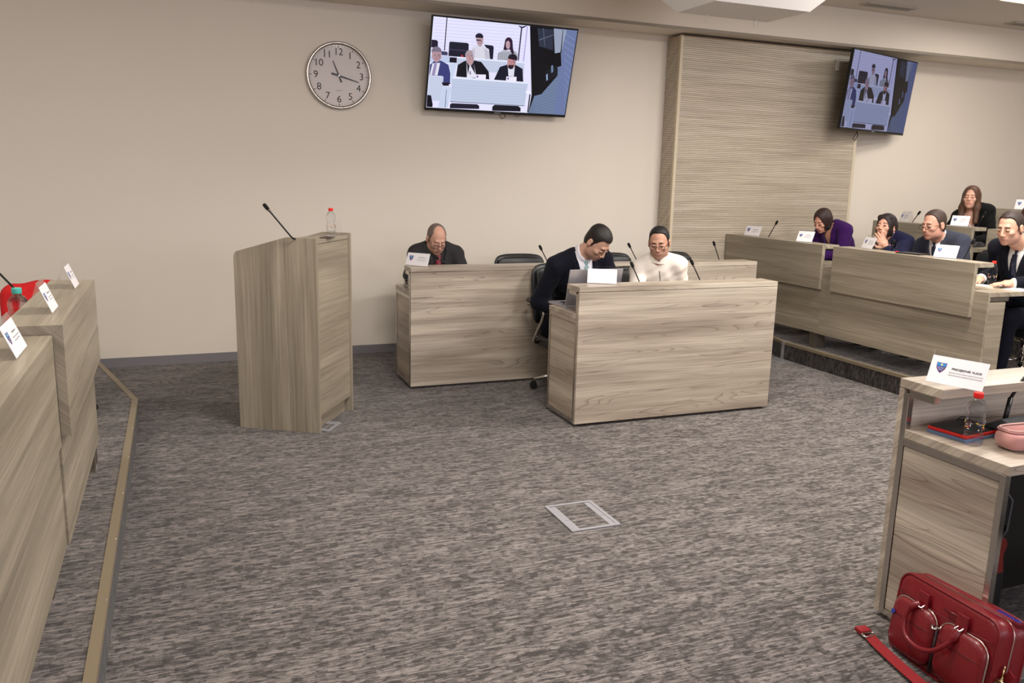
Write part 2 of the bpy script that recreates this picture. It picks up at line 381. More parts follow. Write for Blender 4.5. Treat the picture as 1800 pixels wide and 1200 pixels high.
# white faceted ceiling raft above desk with two hooks
t = thing('ceiling_raft', 'white faceted hanging ceiling box with two wire hooks underneath', 'ceiling fixture', (3.64, 4.95, ZCL))
a0, a1, b0, b1, zz = -.39, .36, -.24, .20, -.56
q = [(a0, b0), (a1, b0), (a1, b1), (a0, b1)]; q2 = [(a0-.28, b0-.30), (a1+.28, b0-.30), (a1+.28, b1+.30), (a0-.28, b1+.30)]
mb = MB(); v = [(x, y, zz) for x, y in q]+[(x, y, -.26) for x, y in q2]+[(x, y, 0) for x, y in q2]
mb.add(v, [(3, 2, 1, 0), (0, 1, 5, 4), (1, 2, 6, 5), (2, 3, 7, 6), (3, 0, 4, 7), (4, 5, 9, 8), (5, 6, 10, 9), (6, 7, 11, 10), (7, 4, 8, 11), (8, 9, 10, 11)])
mb.build('shell', paint_w, t, bevel=.002)
for hx in (-.19, .22):
    mb = MB(); mb.tube([(hx+.018*math.sin(s_), .14, zz-.03-.028*math.cos(s_)) for s_ in [PI-.4-k*(2*PI-1.2)/12 for k in range(13)]], .0022, 6); mb.cyl((hx, .14, zz), (hx, .14, zz-.012), .006, n=8)
    mb.build('hook', mat('white wire', (225, 220, 215), .4), t)

# ================================================================ desks
def frame_end(t, x, s, sgn, yf, zt=.697):
    """steel end frame in plane x (thickness towards s), depth axis y from yf with sign sgn"""
    Y = lambda a, b: tuple(sorted((yf+sgn*a, yf+sgn*b)))
    xa, xb = sorted((x, x+s*.025)); e = .02
    mb = MB()
    mb.box(xa, xb, *Y(.022, .022+.022), .02, .86)              # tall rear post
    mb.box(xa, xb, *Y(.044, .15), .848, .875)                  # bracket under shelf
    mb.box(xa, xb, *Y(.44-e, .44), .02, zt)                    # user side post
    mb.box(xa, xb, *Y(.044, .42), zt-.026, zt)                 # rail under worktop
    mb.box(xa, xb, *Y(.044, .42), .02, .042)                   # bottom rail
    mb.build('end_frame', steel, t, bevel=.0015)
def desk_free(name, label, x0, x1, yf, sgn, group=None):
    t = thing(name, label, 'desk', ((x0+x1)/2, yf, 0), 0, group); L_ = (x1-x0)/2
    Y = lambda a, b: tuple(sorted((sgn*a, sgn*b)))
    MB().box(-L_, L_, *Y(0, .022), .02, .872).build('front_panel', oak_x, t, bevel=.0012)
    MB().box(-L_, L_, *Y(0, .18), .875, .907).build('top_shelf', oak_x, t, bevel=.0015)
    MB().box(-L_+.001, L_-.001, *Y(.0225, .45), .698, .73).build('worktop', oak_x, t, bevel=.0015)
    for x, s_ in ((-L_, 1), (L_, -1)):
        frame_end(t, x, s_, sgn, 0)
        xa, xb = sorted((x+s_*.003, x+s_*.021)); MB().box(xa, xb, *Y(.046, .418), .044, .669).build('end_panel', oak_ys, t, bevel=.001)
        for d in (.06, .40): MB().cyl((x+s_*.03, sgn*d, 0), (x+s_*.03, sgn*d, .02), .016, n=12).build('foot', alu, t)
    return t
desk_free('desk', 'near central oak desk with a closed front panel and open end frame', 2.311, 3.833, 4.593, 1)
desk_free('desk', 'long oak desk standing against the back wall behind the central one', 1.562, 4.623, 5.826, 1)
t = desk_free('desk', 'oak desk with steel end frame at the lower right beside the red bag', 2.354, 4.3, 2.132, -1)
MB().box(-.94, .94, -.205, -.190, .13, .66).build('shade_panel', mat('black panel', (14, 13, 13), .5), t, bevel=.002)  # black sheet added to stand in for the shade under this desk
mb = MB(); mb.tube([(-.93, -.41, .64), (-.90, -.42, .60), (-.905, -.42, .50), (-.925, -.40, .42), (-.93, -.38, .38)], .004, 6); mb.build('cable', plastic_d, t)

def desk_tier(name, label, xf, sg, y0, y1, z0, dz=0, mat_=None, brackets=(), endlo=False, rec=.033):
    """row desk facing the middle of the room: front plane x = xf, users at xf + sg * depth"""
    t = thing(name, label, 'desk', (xf, (y0+y1)/2, z0)); L_ = (y1-y0)/2
    X = lambda a, b: tuple(sorted((sg*a, sg*b)))
    T = .905+dz; m_ = mat_ or ash_y
    e = .032                                                      # mitred waterfall corner
    P = [(0, T-.378), (0, T), (sg*e, T-e), (sg*e, T-.378)]; Q = [(0, T), (sg*.18, T), (sg*.18, T-e), (sg*e, T-e)]
    for nm, pl in (('upper_panel', P), ('top_shelf', Q)):
        mb = MB(); mb.prism([(a, b) for a, b in pl], -L_, L_, 'y'); mb.build(nm, m_, t, bevel=.0008, seg=1)
    ylo = -L_-(.11 if endlo else .001)
    MB().box(*X(rec, rec+.019), ylo, L_+.001, .138, T-.225 if rec > e else T-.379).build('lower_panel', m_, t, bevel=.0008)
    MB().box(*X(e+.001, .45), ylo, L_+.001, T-.224, T-.192).build('worktop', m_, t, bevel=.0012)
    for yb in brackets:
        MB().box(*X(.05, .16), yb-.035, yb+.035, .0, T-.225).build('pedestal', mat('pedestal laminate', (84, 76, 66), .5), t, bevel=.001)
        MB().box(*X(.044, .05), yb+.030, yb+.036, 0, .60).build('pedestal_edge', chrome, t)
        MB().box(*X(.045, .17), yb-.045, yb+.045, 0, .006).build('foot_plate', chrome, t)
    if endlo:
        MB().box(*X(e+.021, .205), ylo, ylo+.019, .138, T-.262).build('side_panel', ash_x, t, bevel=.0008)
        MB().box(*X(e+.021, .235), ylo+.003, ylo+.028, T-.255, T-.228).build('bracket', steel, t, bevel=.001)
    return t
desk_tier('row_desk', 'far ash desk of the front right row under two name plates', 5.10, 1, 5.585, 6.94, PZ, 0, brackets=(-.60, ))
t = desk_tier('row_desk', 'near ash desk of the front right row, in front of the men in suits', 5.10, 1, 4.11, 5.46, PZ, 0, endlo=True)
MB().box(.033, .052, .677, .798, .138, .68).build('filler_panel', ash_y, t)
MB().box(.033, .45, .677, .798, .681, .713).build('filler_worktop', ash_y, t)
desk_tier('row_desk', 'ash desk of the second right row where the woman in black sits', 6.66, 1, 5.445, 6.61, 2*PZ, 0, brackets=(.2,))
desk_tier('row_desk', 'second row ash desk cut by the right edge, behind the man in navy', 6.66, 1, 3.6, 5.29, 2*PZ, 0, brackets=(.4,))
desk_tier('row_desk', 'third row ash desk at the far right under the highest name plate', 8.22, 1, 4.6, 6.55, 3*PZ-.02, 0, brackets=(.4,))
desk_tier('row_desk', 'far ash desk on the left platform holding two name plates', -.36, -1, 3.027, 4.249, PZ, 0, brackets=(.57,))
desk_tier('row_desk', 'near ash desk in the lower left corner, slightly lower than its neighbour', -.392, -1, 1.0, 3.018, PZ, -.032, brackets=(.94,), rec=.009)

# ================================================================ lectern
LA = math.atan2(.571, .821)
lect = thing('lectern', 'tall ash lectern with a sloping side panel, microphone and bottle', 'lectern', (.758, 4.95, 0), math.atan2(.514, .327))
# local: x along the front (0..0.548), y towards the speaker (0..0.53), front plane y = 0
def lz(z): return z*.9
for x in (0, .526):
    mb = MB(); pl = [(0, 0), (.53, 0), (.53, 1.06), (.527, 1.078), (.517, 1.092), (.50, 1.099), (.19, 1.19), (0, 1.19)]
    mb.prism(pl, x, x+.022, 'x'); mb.build('side_panel', ash_z, lect, bevel=.0012)
MB().box(.0225, .5255, .012, .030, .10, 1.15).build('front_panel', ash_x, lect, bevel=.001)
MB().box(.0225, .5255, .012, .19, 1.153, 1.178).build('top_board', ash_x, lect, bevel=.001)
mb = MB(); mb.prism([(.19, 1.178), (.50, 1.085), (.50, 1.065), (.19, 1.155)], .0225, .5255, 'x'); mb.build('reading_slope', ash_x, lect, bevel=.001)
MB().box(.0225, .5255, .050, .068, 0, .098).build('plinth', ash_x, lect)
MB().box(.0225, .5255, .10, .50, .55, .57).build('shelf', ash_x, lect)
# ================================================================ small things on desks
def text_mesh(body, size, bold=False, ext=.0):
    cu = bpy.data.curves.new('lettering', 'FONT'); cu.body = body; cu.size = size; cu.align_x = 'CENTER'; cu.align_y = 'CENTER'; cu.extrude = ext
    if bold: cu.offset = size*.02
    ob = put(bpy.data.objects.new('lettering', cu)); dg = bpy.context.evaluated_depsgraph_get(); dg.update()
    me = bpy.data.meshes.new_from_object(ob.evaluated_get(dg)); bpy.data.objects.remove(ob); return me
ink = mat('black ink', (40, 38, 40), .6); ink2 = mat('grey ink', (120, 116, 122), .6)
em = [mat('crest light blue', (38, 128, 196), .5), mat('crest dark blue', (40, 34, 110), .5), mat('crest sun', (240, 220, 120), .5), mat('crest wave', (225, 225, 240), .5), mat('crest outline', (190, 40, 70), .5)]
def emblem(parent, M, sc):
    """shield: light blue sky with sun above dark blue sea with three wave lines"""
    mb = MB()
    def sh(o):
        L_ = [(-.5, .5), (-.49, .15), (-.42, -.15), (-.25, -.40), (0, -.62), (.25, -.40), (.42, -.15), (.49, .15), (.5, .5), (0, .46)]
        return [(x*(1+o), y*(1+o)) for x, y in L_]
    def flat(poly, z, mi): mb.add([M @ Vector((x*sc, z, y*sc)) for x, y in poly], [tuple(range(len(poly)))], mi)
    flat(sh(.07), -.0002, 4)
    flat(sh(0), -.0004, 0)
    flat([(-.49, .10), (-.42, -.15), (-.25, -.40), (0, -.62), (.25, -.40), (.42, -.15), (.49, .10)], -.0006, 1)
    flat([(.02+.11*math.cos(a), .27+.11*math.sin(a)) for a in [k*PI/6 for k in range(12)]], -.0006, 2)
    for j, (yy, wd) in enumerate(((-.02, .40), (-.18, .33), (-.34, .22))):
        n = 12; up = []; dn = []
        for k in range(n+1):
            x = -wd+2*wd*k/n; y = yy+.02*math.sin(k*PI/2*1.3); up.append((x, y+.018)); dn.append((x, y-.018))
        for k in range(n): flat([up[k], dn[k], dn[k+1], up[k+1]], -.0008, 3)
    return mb.build('emblem', em, parent)
def name_plate(label, c, yaw, wd=.19, h=.098, lean=.38, mode='small', group=None):
    t = thing('name_plate', label, 'name plate', c, yaw, group)
    M = Matrix.Rotation(-lean, 4, 'X') @ Matrix.Translation((0, 0, .002))     # local x along bottom, y away from the reader, z up
    a = wd/2; H = h/math.cos(0)
    mb = MB(); tk = .0025
    mb.box(-a, a, 0, tk, 0, H+.018, M=M)
    top = M @ Vector((0, 0, H+.018)); back = 2*top.y*.92
    Mb = Matrix.Translation((0, top.y, top.z)) @ Matrix.Rotation(PI+math.atan2(back-top.y, top.z), 4, 'X')
    mb.box(-a, a, 0, tk, 0, (top.z-.001)/math.cos(math.atan2(back-top.y, top.z)), M=Mb)
    mb.build('holder', acrylic, t)
    MB().box(-a+.001, a-.001, -.0012, -.0004, .002, H, M=M).build('card', paper, t)
    M2 = M @ Matrix.Translation((0, -.0014, 0))
    if mode != 'blank':
        emblem(t, M2 @ Matrix.Translation((-wd*.30, 0, H*.60)), wd*.17)
        if mode == 'full':
            for body, sz, yy, bold in (('PREDSJEDNIK VLADE', .0105, .60, True), ('HERCEGOVAČKO-NERETVANSKOG KANTONA', .0052, .465, False), ('HERCEGOVAČKO-NERETVANSKE ŽUPANIJE', .0056, .375, False)):
                me = text_mesh(body, sz, bold); me.transform(M2 @ Matrix.Translation((wd*.15, -.0006, H*yy)) @ Matrix.Rotation(PI/2, 4, 'X'))
                me.materials.clear(); me.materials.append(ink); o = put(bpy.data.objects.new('lettering', me)); o.parent = t
        else:
            mb = MB(); rr = random.Random(int(abs(c[0]*1000+c[1]*77)))
            for (yy, wl, hh) in ((.64, .30, .0042), (.50, .46, .0022), (.40, .38, .0022)):
                x = wd*.17-wd*wl/2; e = x+wd*wl
                while x < e:
                    g = rr.uniform(.002, .006)
                    mb.add([M2 @ Vector(p) for p in ((x, -.0006, H*yy), (min(x+g, e), -.0006, H*yy), (min(x+g, e), -.0006, H*yy+hh), (x, -.0006, H*yy+hh))], [(0, 1, 2, 3)]); x += g+.0012
            mb.build('lettering', ink2, t)
    return t
sh, cs = .9075, 1.0625
name_plate('white crest name plate at the left end of the long back desk', (1.632, 5.928, sh), -.88, .2)
name_plate('blank-backed name plate standing before the open laptop', (2.53, 4.715, sh), -.50, .19, .098, .42, 'blank')
name_plate('large crest plate reading PREDSJEDNIK VLADE beside the red-capped bottle', (2.419, 1.972, sh), -1.27, .187, .098, .40, 'full')
name_plate('crest name plate at the far left end of the front right row', (5.178, 6.649, cs), -1.45, .2)
name_plate('crest name plate in front of the woman in purple', (5.175, 5.909, cs), -1.15, .15, .105, .55)
name_plate('narrow-looking crest plate in front of the woman with her hand at her chin', (5.218, 5.22, cs), -1.85, .17)
name_plate('crest name plate in front of the man in the grey suit', (5.20, 4.451, cs), -1.28, .165, .1, .42)
name_plate('crest name plate in front of the woman in black', (6.73, 5.648, 2*PZ+.9055), -1.15, .155, .105, .5)
name_plate('faint name plate left of the second row microphone, mostly hidden', (6.76, 6.33, 2*PZ+.9055), -1.9, .17)
name_plate('crest name plate on the third row desk at the right edge', (8.30, 6.20, 3*PZ-.02+.9055), -1.2, .19, .11)
name_plate('far name plate of the two on the far left desk', (-.406, 3.986, cs), PI/2, .165)
name_plate('near name plate of the two on the far left desk', (-.415, 3.335, cs), PI/2, .165)
name_plate('name plate on the lowest left desk nearest the camera', (-.436, 2.738, 1.031), PI/2, .19)

# bottles
pet = mat('clear water bottle', (246, 250, 252), .04, trans=1, ior=1.33)
_n = pet.node_tree.nodes; _l = pet.node_tree.links; _t = _n.new('ShaderNodeBsdfTransparent'); _x = _n.new('ShaderNodeMixShader'); _x.inputs[0].default_value = .34
_t.inputs[0].default_value = (.96, .97, .98, 1); _l.new(_t.outputs[0], _x.inputs[1]); _l.new(_n['Principled BSDF'].outputs[0], _x.inputs[2]); _l.new(_x.outputs[0], _n['Material Output'].inputs[0])
capr = mat('red cap', (222, 34, 26), .4); capt = mat('teal cap', (84, 190, 176), .4)
flw = [mat('label blue', (60, 110, 190), .5), mat('label yellow', (232, 184, 70), .5), mat('label red', (190, 50, 50), .5), mat('label white', (240, 236, 232), .5)]
def make_bottle(name, label, loc, H=.185, cap=None, lab=True, group=None):
    t = thing(name, label, 'bottle', loc, 0, group); s_ = H/.185
    pr = [(.018, .004), (.026, 0), (.030, .004), (.0315, .012), (.0315, .028), (.030, .034), (.0295, .04)]
    z = .04
    while z < .118:
        pr += [(.0300, z), (.0288, z+.004)]; z += .0088
    pr += [(.0305, .122), (.0315, .130), (.0300, .140), (.0240, .152), (.0150, .161), (.0125, .164), (.0125, .170)]
    mb = MB(); mb.lathe([(r*s_, z*s_) for r, z in pr], n=28); mb.build('body', pet, t)
    mb = MB(); mb.lathe([(.0145*s_, .166*s_), (.0150*s_, .168*s_), (.0150*s_, .183*s_), (.0140*s_, .185*s_)], n=24, sm=True)
    for k in range(24):
        a = 2*PI*k/24; mb.box(.0148*s_, .0155*s_, -.0008, .0008, .169*s_, .182*s_, M=Matrix.Rotation(a, 4, 'Z'))
    mb.build('cap', cap or capr, t)
    if lab:
        mb = MB(); rr = random.Random(4)
        for k in range(34):
            a = rr.uniform(0, 2*PI); z = rr.uniform(.055, .088)*s_; w_ = rr.uniform(.08, .2); h_ = rr.uniform(.003, .009)*s_; R_ = .0312*s_
            pts = [(a-w_, z), (a, z-h_/2), (a+w_, z), (a, z+h_/2)]
            mb.add([(R_*math.cos(q), R_*math.sin(q), zz_) for q, zz_ in pts], [(0, 1, 2, 3)], k % 4)
        mb.build('label_print', flw, t)
    return t
make_bottle('water_bottle', 'red-capped water bottle standing on the lectern', (.900, 5.262, 1.178), .175)
make_bottle('water_bottle', 'large red-capped water bottle beside the pink case', (2.435, 1.885, .7305), .18)
make_bottle('water_bottle', 'red-capped water bottle before the man in navy suit on the right', (5.545, 4.315, .8705), .18)
make_bottle('water_bottle', 'water bottle half hidden under the left end of the long back desk shelf', (1.598, 6.06, .7305), .14)
make_bottle('water_bottle', 'teal-capped water bottle in front of the red garment on the left', (-.602, 3.78, PZ+.714), .22, capt, False)

# lectern extras
def slab(name, label, cat, x, y, z, lx, ly, lz_, rz, m_, bev=.002):
    o = MB().box(-lx/2, lx/2, -ly/2, ly/2, 0, lz_).build(name, m_, None, bevel=bev); o.location = (x, y, z); o.rotation_euler = (0, 0, rz)
    return tag(o, label, cat)
slab('card_holder', 'small dark brown card lying on top of the lectern', 'card', .858, 5.155, 1.179, .11, .07, .004, LA+.5, mat('dark brown leatherette', (70, 52, 46), .5))
t = thing('acrylic_stand', 'clear acrylic stand behind the bottle on the lectern', 'stand', (.955, 5.36, 1.179), .4)
MB().box(-.002, .002, -.05, .05, 0, .105).build('upright', acrylic, t); MB().box(-.03, .03, -.05, .05, 0, .003).build('foot', acrylic, t)

# microphones
micfoam = mat('microphone foam', (14, 14, 15), .9)
ringm = mat('microphone ring', (120, 100, 95), .4, .5)
def mic(label, tip, low, base, base_rz=0, base_unit=True, name='gooseneck_microphone', r=.0042, unit_s=1.):
    tip, low, base = Vector(tip), Vector(low), Vector(base)
    t = thing(name, label, 'microphone', base); tip -= base; low -= base
    d = (tip-low).normalized(); b0 = Vector((0, 0, .045*unit_s if base_unit else 0))
    up = b0+(low-b0)*.45+Vector((0, 0, .0))
    pts = []
    for k in range(9):          # bezier base -> low
        u = k/8.; p1 = b0+Vector((0, 0, .3))*(low-b0).length; p2 = low-d*(low-b0).length*.35
        pts.append(b0*(1-u)**3+p1*3*u*(1-u)**2+p2*3*u*u*(1-u)+low*u**3)
    end = tip-d*.055
    pts += [low+(end-low)*k/4 for k in range(1, 5)]
    MB().tube(pts, r, 8).build('stem', plastic, t)
    MB().cyl(end, end+d*.014, r*1.5, .0085, 12).build('ring', ringm, t)
    mb = MB(); mb.tube([end+d*.012, end+d*.018, end+d*.035, end+d*.048, end+d*.054, end+d*.055], [.008, .0105, .0115, .0105, .007, .002], 14); mb.build('head', micfoam, t)
    if base_unit:
        s_ = unit_s
        mb = MB(); mb.prism([(-.075*s_, 0), (.075*s_, 0), (.075*s_, .012*s_), (.02*s_, .045*s_), (-.03*s_, .048*s_), (-.075*s_, .03*s_)], -.055*s_, .055*s_, 'x')
        o = mb.build('base_unit', plastic_d, t, bevel=.004); o.rotation_euler = (0, 0, base_rz+PI)
    else:
        MB().cyl((0, 0, 0), (0, 0, .012), .02, .016, 16).build('base_collar', plastic, t)
    return t
wz = .7305
mic('long gooseneck microphone leaning left over the lectern', (.473, 5.0, 1.386), (.62, 5.0, 1.20), (.69, 5.10, 1.150), base_unit=False, r=.005)
mic('gooseneck microphone low in front of the balding man in glasses', (1.848, 6.2, .952), (1.96, 6.2, .889), (2.05, 6.17, wz))
mic('gooseneck microphone on the long back desk left of the navy-suited man', (2.693, 6.1, 1.038), (2.773, 6.1, .90), (2.84, 6.12, wz))
mic('gooseneck microphone rising between the two central men, back desk', (3.503, 6.1, 1.05), (3.594, 6.1, .906), (3.66, 6.12, wz))
mic('gooseneck microphone at the right end of the long back desk', (4.353, 6.1, 1.059), (4.427, 6.1, .898), (4.46, 6.1, wz))
mic('gooseneck microphone just left of the man in the cream shirt', (2.814, 4.85, 1.032), (2.883, 4.85, .904), (2.95, 4.87, wz))
mic('gooseneck microphone just right of the man in the cream shirt', (3.285, 4.85, 1.04), (3.37, 4.85, .90), (3.44, 4.87, wz))
pw = PZ+.905-.192+.001
mic('gooseneck microphone between the two far name plates of the right row', (5.3, 6.43, 1.22), (5.31, 6.551, 1.066), (5.36, 6.60, pw), -PI/2)
mic('gooseneck microphone in front of the woman in purple', (5.35, 5.801, 1.206), (5.36, 5.909, 1.062), (5.40, 5.50, pw), -PI/2, unit_s=1.1)
mic('gooseneck microphone under the raised hand of the woman in navy', (5.3, 5.02, 1.15), (5.33, 5.066, 1.062), (5.38, 5.12, pw), -PI/2)
mic('gooseneck microphone between the grey-suited and navy-suited men', (5.3, 4.304, 1.212), (5.31, 4.387, 1.041), (5.40, 4.50, pw), -PI/2)
gw = 2*PZ+.905-.192+.001
mic('gooseneck microphone on the second row left of the woman in black', (6.9, 6.251, 1.33), (6.9, 6.339, 1.212), (6.95, 6.40, gw), -PI/2)
mic('gooseneck microphone beside the hair of the woman in black', (6.9, 5.523, 1.359), (6.9, 5.591, 1.22), (6.95, 5.64, gw), -PI/2)
mic('gooseneck microphone crossing the red garment at the left edge', (-.655, 3.50, 1.245), (-.60, 4.05, .985), (-.58, 4.16, PZ+.714), PI/2)
t = thing('table_microphone', 'short black microphone unit in the gap of the second right row', 'microphone', (6.98, 5.33, gw), -PI/2)
mb = MB(); mb.prism([(-.07, 0), (.07, 0), (.07, .015), (-.05, .08), (-.07, .07)], -.05, .05, 'x'); mb.build('base_unit', plastic_d, t, bevel=.004)
slab('black_pouch', 'black pouch on the worktop in the gap of the front right row', 'pouch', 5.40, 5.66, pw, .10, .14, .055, 0, plastic_d, .02)

# big delegate unit on the lower right desk
t = thing('delegate_unit', 'dark grey conference unit with a thick black gooseneck at right edge', 'microphone', (2.72, 1.915, wz), .1)
mb = MB(); mb.prism([(-.07, 0), (.075, 0), (.075, .030), (.02, .062), (-.07, .030)], -.11, .16, 'x'); mb.build('housing', plastic_d, t, bevel=.004)
mb = MB(); mb.add([(-.045, -.0355, .0485), (.005, -.0355, .0485), (.005, -.022, .0545), (-.045, -.022, .0545)], [(0, 1, 2, 3)]); mb.build('badge', mat('grey badge', (150, 156, 165), .4), t)
mb = MB(); P_ = [Vector((-.06, .035, .05)), Vector((-.02, .05, .12)), Vector((.03, .05, .175)), Vector((.09, .04, .24)), Vector((.16, .03, .33))]
mb.tube(P_[:2], .0085, 10); mb.tube(P_[1:], .0055, 10); mb.build('gooseneck', plastic, t)
mb = MB(); mb.tube([(2.62, 1.98, wz+.004), (2.56, 2.02, wz+.004), (2.52, 2.05, wz+.012), (2.60, 2.07, wz+.03), (2.70, 2.06, wz+.02)], .0025, 6); tag(mb.build('microphone_cable', plastic), 'thin black cable looping behind the conference unit', 'cable')
# notebooks
slab('notebook', 'blue-grey notebook lying under the red one', 'notebook', 2.520, 1.985, wz, .21, .145, .010, .12, mat('blue grey cover', (92, 112, 142), .5), .001)
t = thing('notebook', 'black notebook with bright red page edges on top of the blue one', 'notebook', (2.528, 1.990, wz+.0105), .12)
MB().box(-.105, .105, -.072, .072, .0, .011).build('pages', mat('red edge', (205, 30, 22), .45), t, bevel=.002)
MB().box(-.101, .101, -.068, .068, .0112, .0132).build('cover', mat('black cover', (22, 20, 20), .5), t)
# pink soft case, open lid
pink = mat('dusty pink suede', (186, 132, 126), .85, noise=(40, .08), sheen=.3)
pink2 = mat('pink case lining', (160, 104, 98), .8)
t = thing('glasses_case', 'dusty pink soft case lying open beside the large bottle', 'case', (2.625, 1.80, wz), -.10)
def rounded(w_, d_, n=8, p=3.2):
    return [(w_*math.copysign(abs(math.cos(a))**(2/p), math.cos(a)), d_*math.copysign(abs(math.sin(a))**(2/p), math.sin(a))) for a in [2*PI*k/(4*n) for k in range(4*n)]]
def soft(profile, c=(0, 0, 0), n=8, p=3.2):
    v = []; m_ = 4*n
    for (w_, d_, z_) in profile: v += [(c[0]+x, c[1]+y, c[2]+z_) for x, y in rounded(w_, d_, n, p)]
    fs = [(i*m_+j, i*m_+(j+1) % m_, (i+1)*m_+(j+1) % m_, (i+1)*m_+j) for i in range(len(profile)-1) for j in range(m_)]
    k = len(profile)-1
    return v, fs, [tuple(reversed(range(m_)))], [tuple(k*m_+j for j in range(m_))]
v, fs, a, b = soft([(.118, .030, 0), (.138, .048, .008), (.146, .056, .030), (.144, .055, .048), (.138, .048, .056)], p=4)
mb = MB(); mb.add(v, fs+a+b, 0, True); mb.build('lower_shell', pink, t)
v, fs, a, b = soft([(.132, .042, .0565), (.138, .048, .059), (.138, .048, .064), (.124, .034, .060)], c=(.005, .012, 0), p=4)
mb = MB(); mb.add(v, fs+a, 0, True); mb.add(v, b, 1); mb.build('lid', [pink, pink2], t)
mb = MB(); mb.tube([(x+.005, y+.012, .066) for x, y in rounded(.132, .042, 8, 4)], .003, 6, closed=True); mb.build('zip_edge', mat('pale pink piping', (205, 160, 150), .6), t)

# laptop
t = thing('laptop', 'open silver laptop in front of the navy-suited man', 'laptop', (2.545, 4.925, wz), .04)
lap = mat('laptop silver', (168, 164, 168), .35, .6); scr = mat('laptop display', (40, 42, 50), .2)
MB().box(-.20, .20, -.05, .195, 0, .016).build('base', lap, t, bevel=.003)
MB().box(-.15, .15, .015, .13, .0162, .0172).build('keyboard', plastic, t)
M = Matrix.Translation((0, -.045, .016)) @ Matrix.Rotation(.22, 4, 'X')
MB().box(-.20, .20, -.004, .004, 0, .250, M=M).build('lid', lap, t, bevel=.002)
MB().box(-.19, .19,   .0042, .005, .012, .240, M=M).build('screen', scr, t)
# papers, tablet, phone on right row
slab('tablet', 'tablet lying flat on the shelf before the grey-suited man', 'tablet', 5.235, 4.77, cs, .13, .20, .008, .15, plastic)
slab('red_pen', 'tiny red pen top on the shelf left of the tablet', 'pen', 5.22, 4.905, cs, .012, .03, .008, .4, capr)
slab('paper_stack', 'loose white papers on the worktop by the hands of the man in navy', 'paper', 5.62, 4.17, .8705, .21, .30, .006, -.25, paper, .0)
slab('paper_sheet', 'single sheet slipping out beside the paper stack', 'paper', 5.52, 4.08, .8702, .15, .15, .002, .3, paper, .0)
slab('phone', 'black phone lying on the papers before the man in navy', 'phone', 5.62, 4.12, .877, .08, .16, .009, -.3, plastic, .003)
slab('notepad', 'pale notepad under the hands of the man in navy', 'notepad', 5.42, 4.30, .8705, .14, .20, .008, .1, mat('cream paper', (222, 208, 186), .6), .0)
slab('glass', 'drinking glass rim at the left edge behind the lowest name plate', 'glass', -.60, 3.05, PZ+.682, .01, .01, .01, 0, acrylic)
bpy.data.objects.remove(bpy.data.objects['glass'])
mb = MB(); mb.lathe([(.026, 0), (.030, .003), (.034, .10), (.0325, .10), (.0285, .008), (.001, .006)], n=24); o = tag(mb.build('drinking_glass', acrylic), 'drinking glass behind the lowest name plate at the left edge', 'glass'); o.location = (-.66, 3.28, PZ+.714)

# floor outlets
def outlet(label, c, lx, ly, rz=0):
    t = thing('floor_outlet', label, 'floor outlet', (c[0], c[1], 0), rz); a, b = lx/2, ly/2; e = .018; mb = MB()
    mb.box(-a, a, -b, -b+e, 0, .006); mb.box(-a, a, b-e, b, 0, .006); mb.box(-a, -a+e, -b+e, b-e, 0, .006); mb.box(a-e, a, -b+e, b-e, 0, .006)
    mb.build('frame', alu_n, t, bevel=.001)
    for s_ in (-1, 1):
        for k in (0, 1):
            xa, xb = sorted((s_*(a-e-.001), s_*(a-e-.03))); y0 = -b+e+.001+k*(ly-2*e)*.38; y1 = y0+(ly-2*e)*(.37 if k == 0 else .60)
            MB().box(xa, xb, y0, y1, 0, .0045).build('flap', alu_n, t, bevel=.001)
    MB().box(-a+e+.032, a-e-.032, -b+e+.002, b-e-.002, 0, .004).build('carpet_lid', carpet_floor, t)
outlet('square metal floor outlet in the open carpet', (1.72, 3.302), .25, .31)
outlet('floor outlet mostly covered by the foot of the lectern', (.79, 5.10), .20, .18, .98)

# ================================================================ clock
CLK = (1.312, YW-.001, 2.352)
t = thing('wall_clock', 'round silver-rimmed clock showing eleven seventeen', 'clock', CLK)
R_ = .268
def lathe_y(prof, mb, mi=0, n=64):   # axis -y
    v = [(r*math.cos(2*PI*j/n), -y, r*math.sin(2*PI*j/n)) for r, y in prof for j in range(n)]
    mb.add(v, [(i*n+j, i*n+(j+1) % n, (i+1)*n+(j+1) % n, (i+1)*n+j) for i in range(len(prof)-1) for j in range(n)], mi, True); return mb
lathe_y([(R_-.01, 0), (R_, .005), (R_, .040), (R_-.004, .046), (R_-.016, .047), (R_-.026, .036), (R_-.026, .018)], MB()).build('rim', steel, t)
mb = MB(); mb.cyl((0, -.005, 0), (0, -.018, 0), R_-.026, n=64); mb.build('dial', mat('clock dial', (226, 216, 212), .5), t)
mb = MB()
for k in range(60):
    a = 2*PI*k/60; big = k % 5 == 0; r1 = R_-.032; r0 = r1-(.014 if big else .009); w_ = .0032 if big else .001
    c_, s_ = math.sin(a), math.cos(a); px, pz = math.cos(a), -math.sin(a)
    mb.add([(c_*r+px*q, -.0185, s_*r+pz*q) for r, q in ((r0, -w_), (r0, w_), (r1, w_), (r1, -w_))], [(0, 1, 2, 3)])
mb.build('minute_marks', ink, t)
for k in range(1, 13):
    a = 2*PI*k/12; rr = R_*.70 if k not in (10, 11, 12) else R_*.70
    me = text_mesh(str(k), .078); me.transform(Matrix.Translation((math.sin(a)*rr, -.0188, math.cos(a)*rr)) @ Matrix.Rotation(PI/2, 4, 'X'))
    me.materials.clear(); me.materials.append(ink); o = put(bpy.data.objects.new('numeral', me)); o.parent = t
me = text_mesh('QUARTZ', .012); me.transform(Matrix.Translation((0, -.0188, -.118)) @ Matrix.Rotation(PI/2, 4, 'X')); me.materials.clear(); me.materials.append(ink2); o = put(bpy.data.objects.new('lettering', me)); o.parent = t
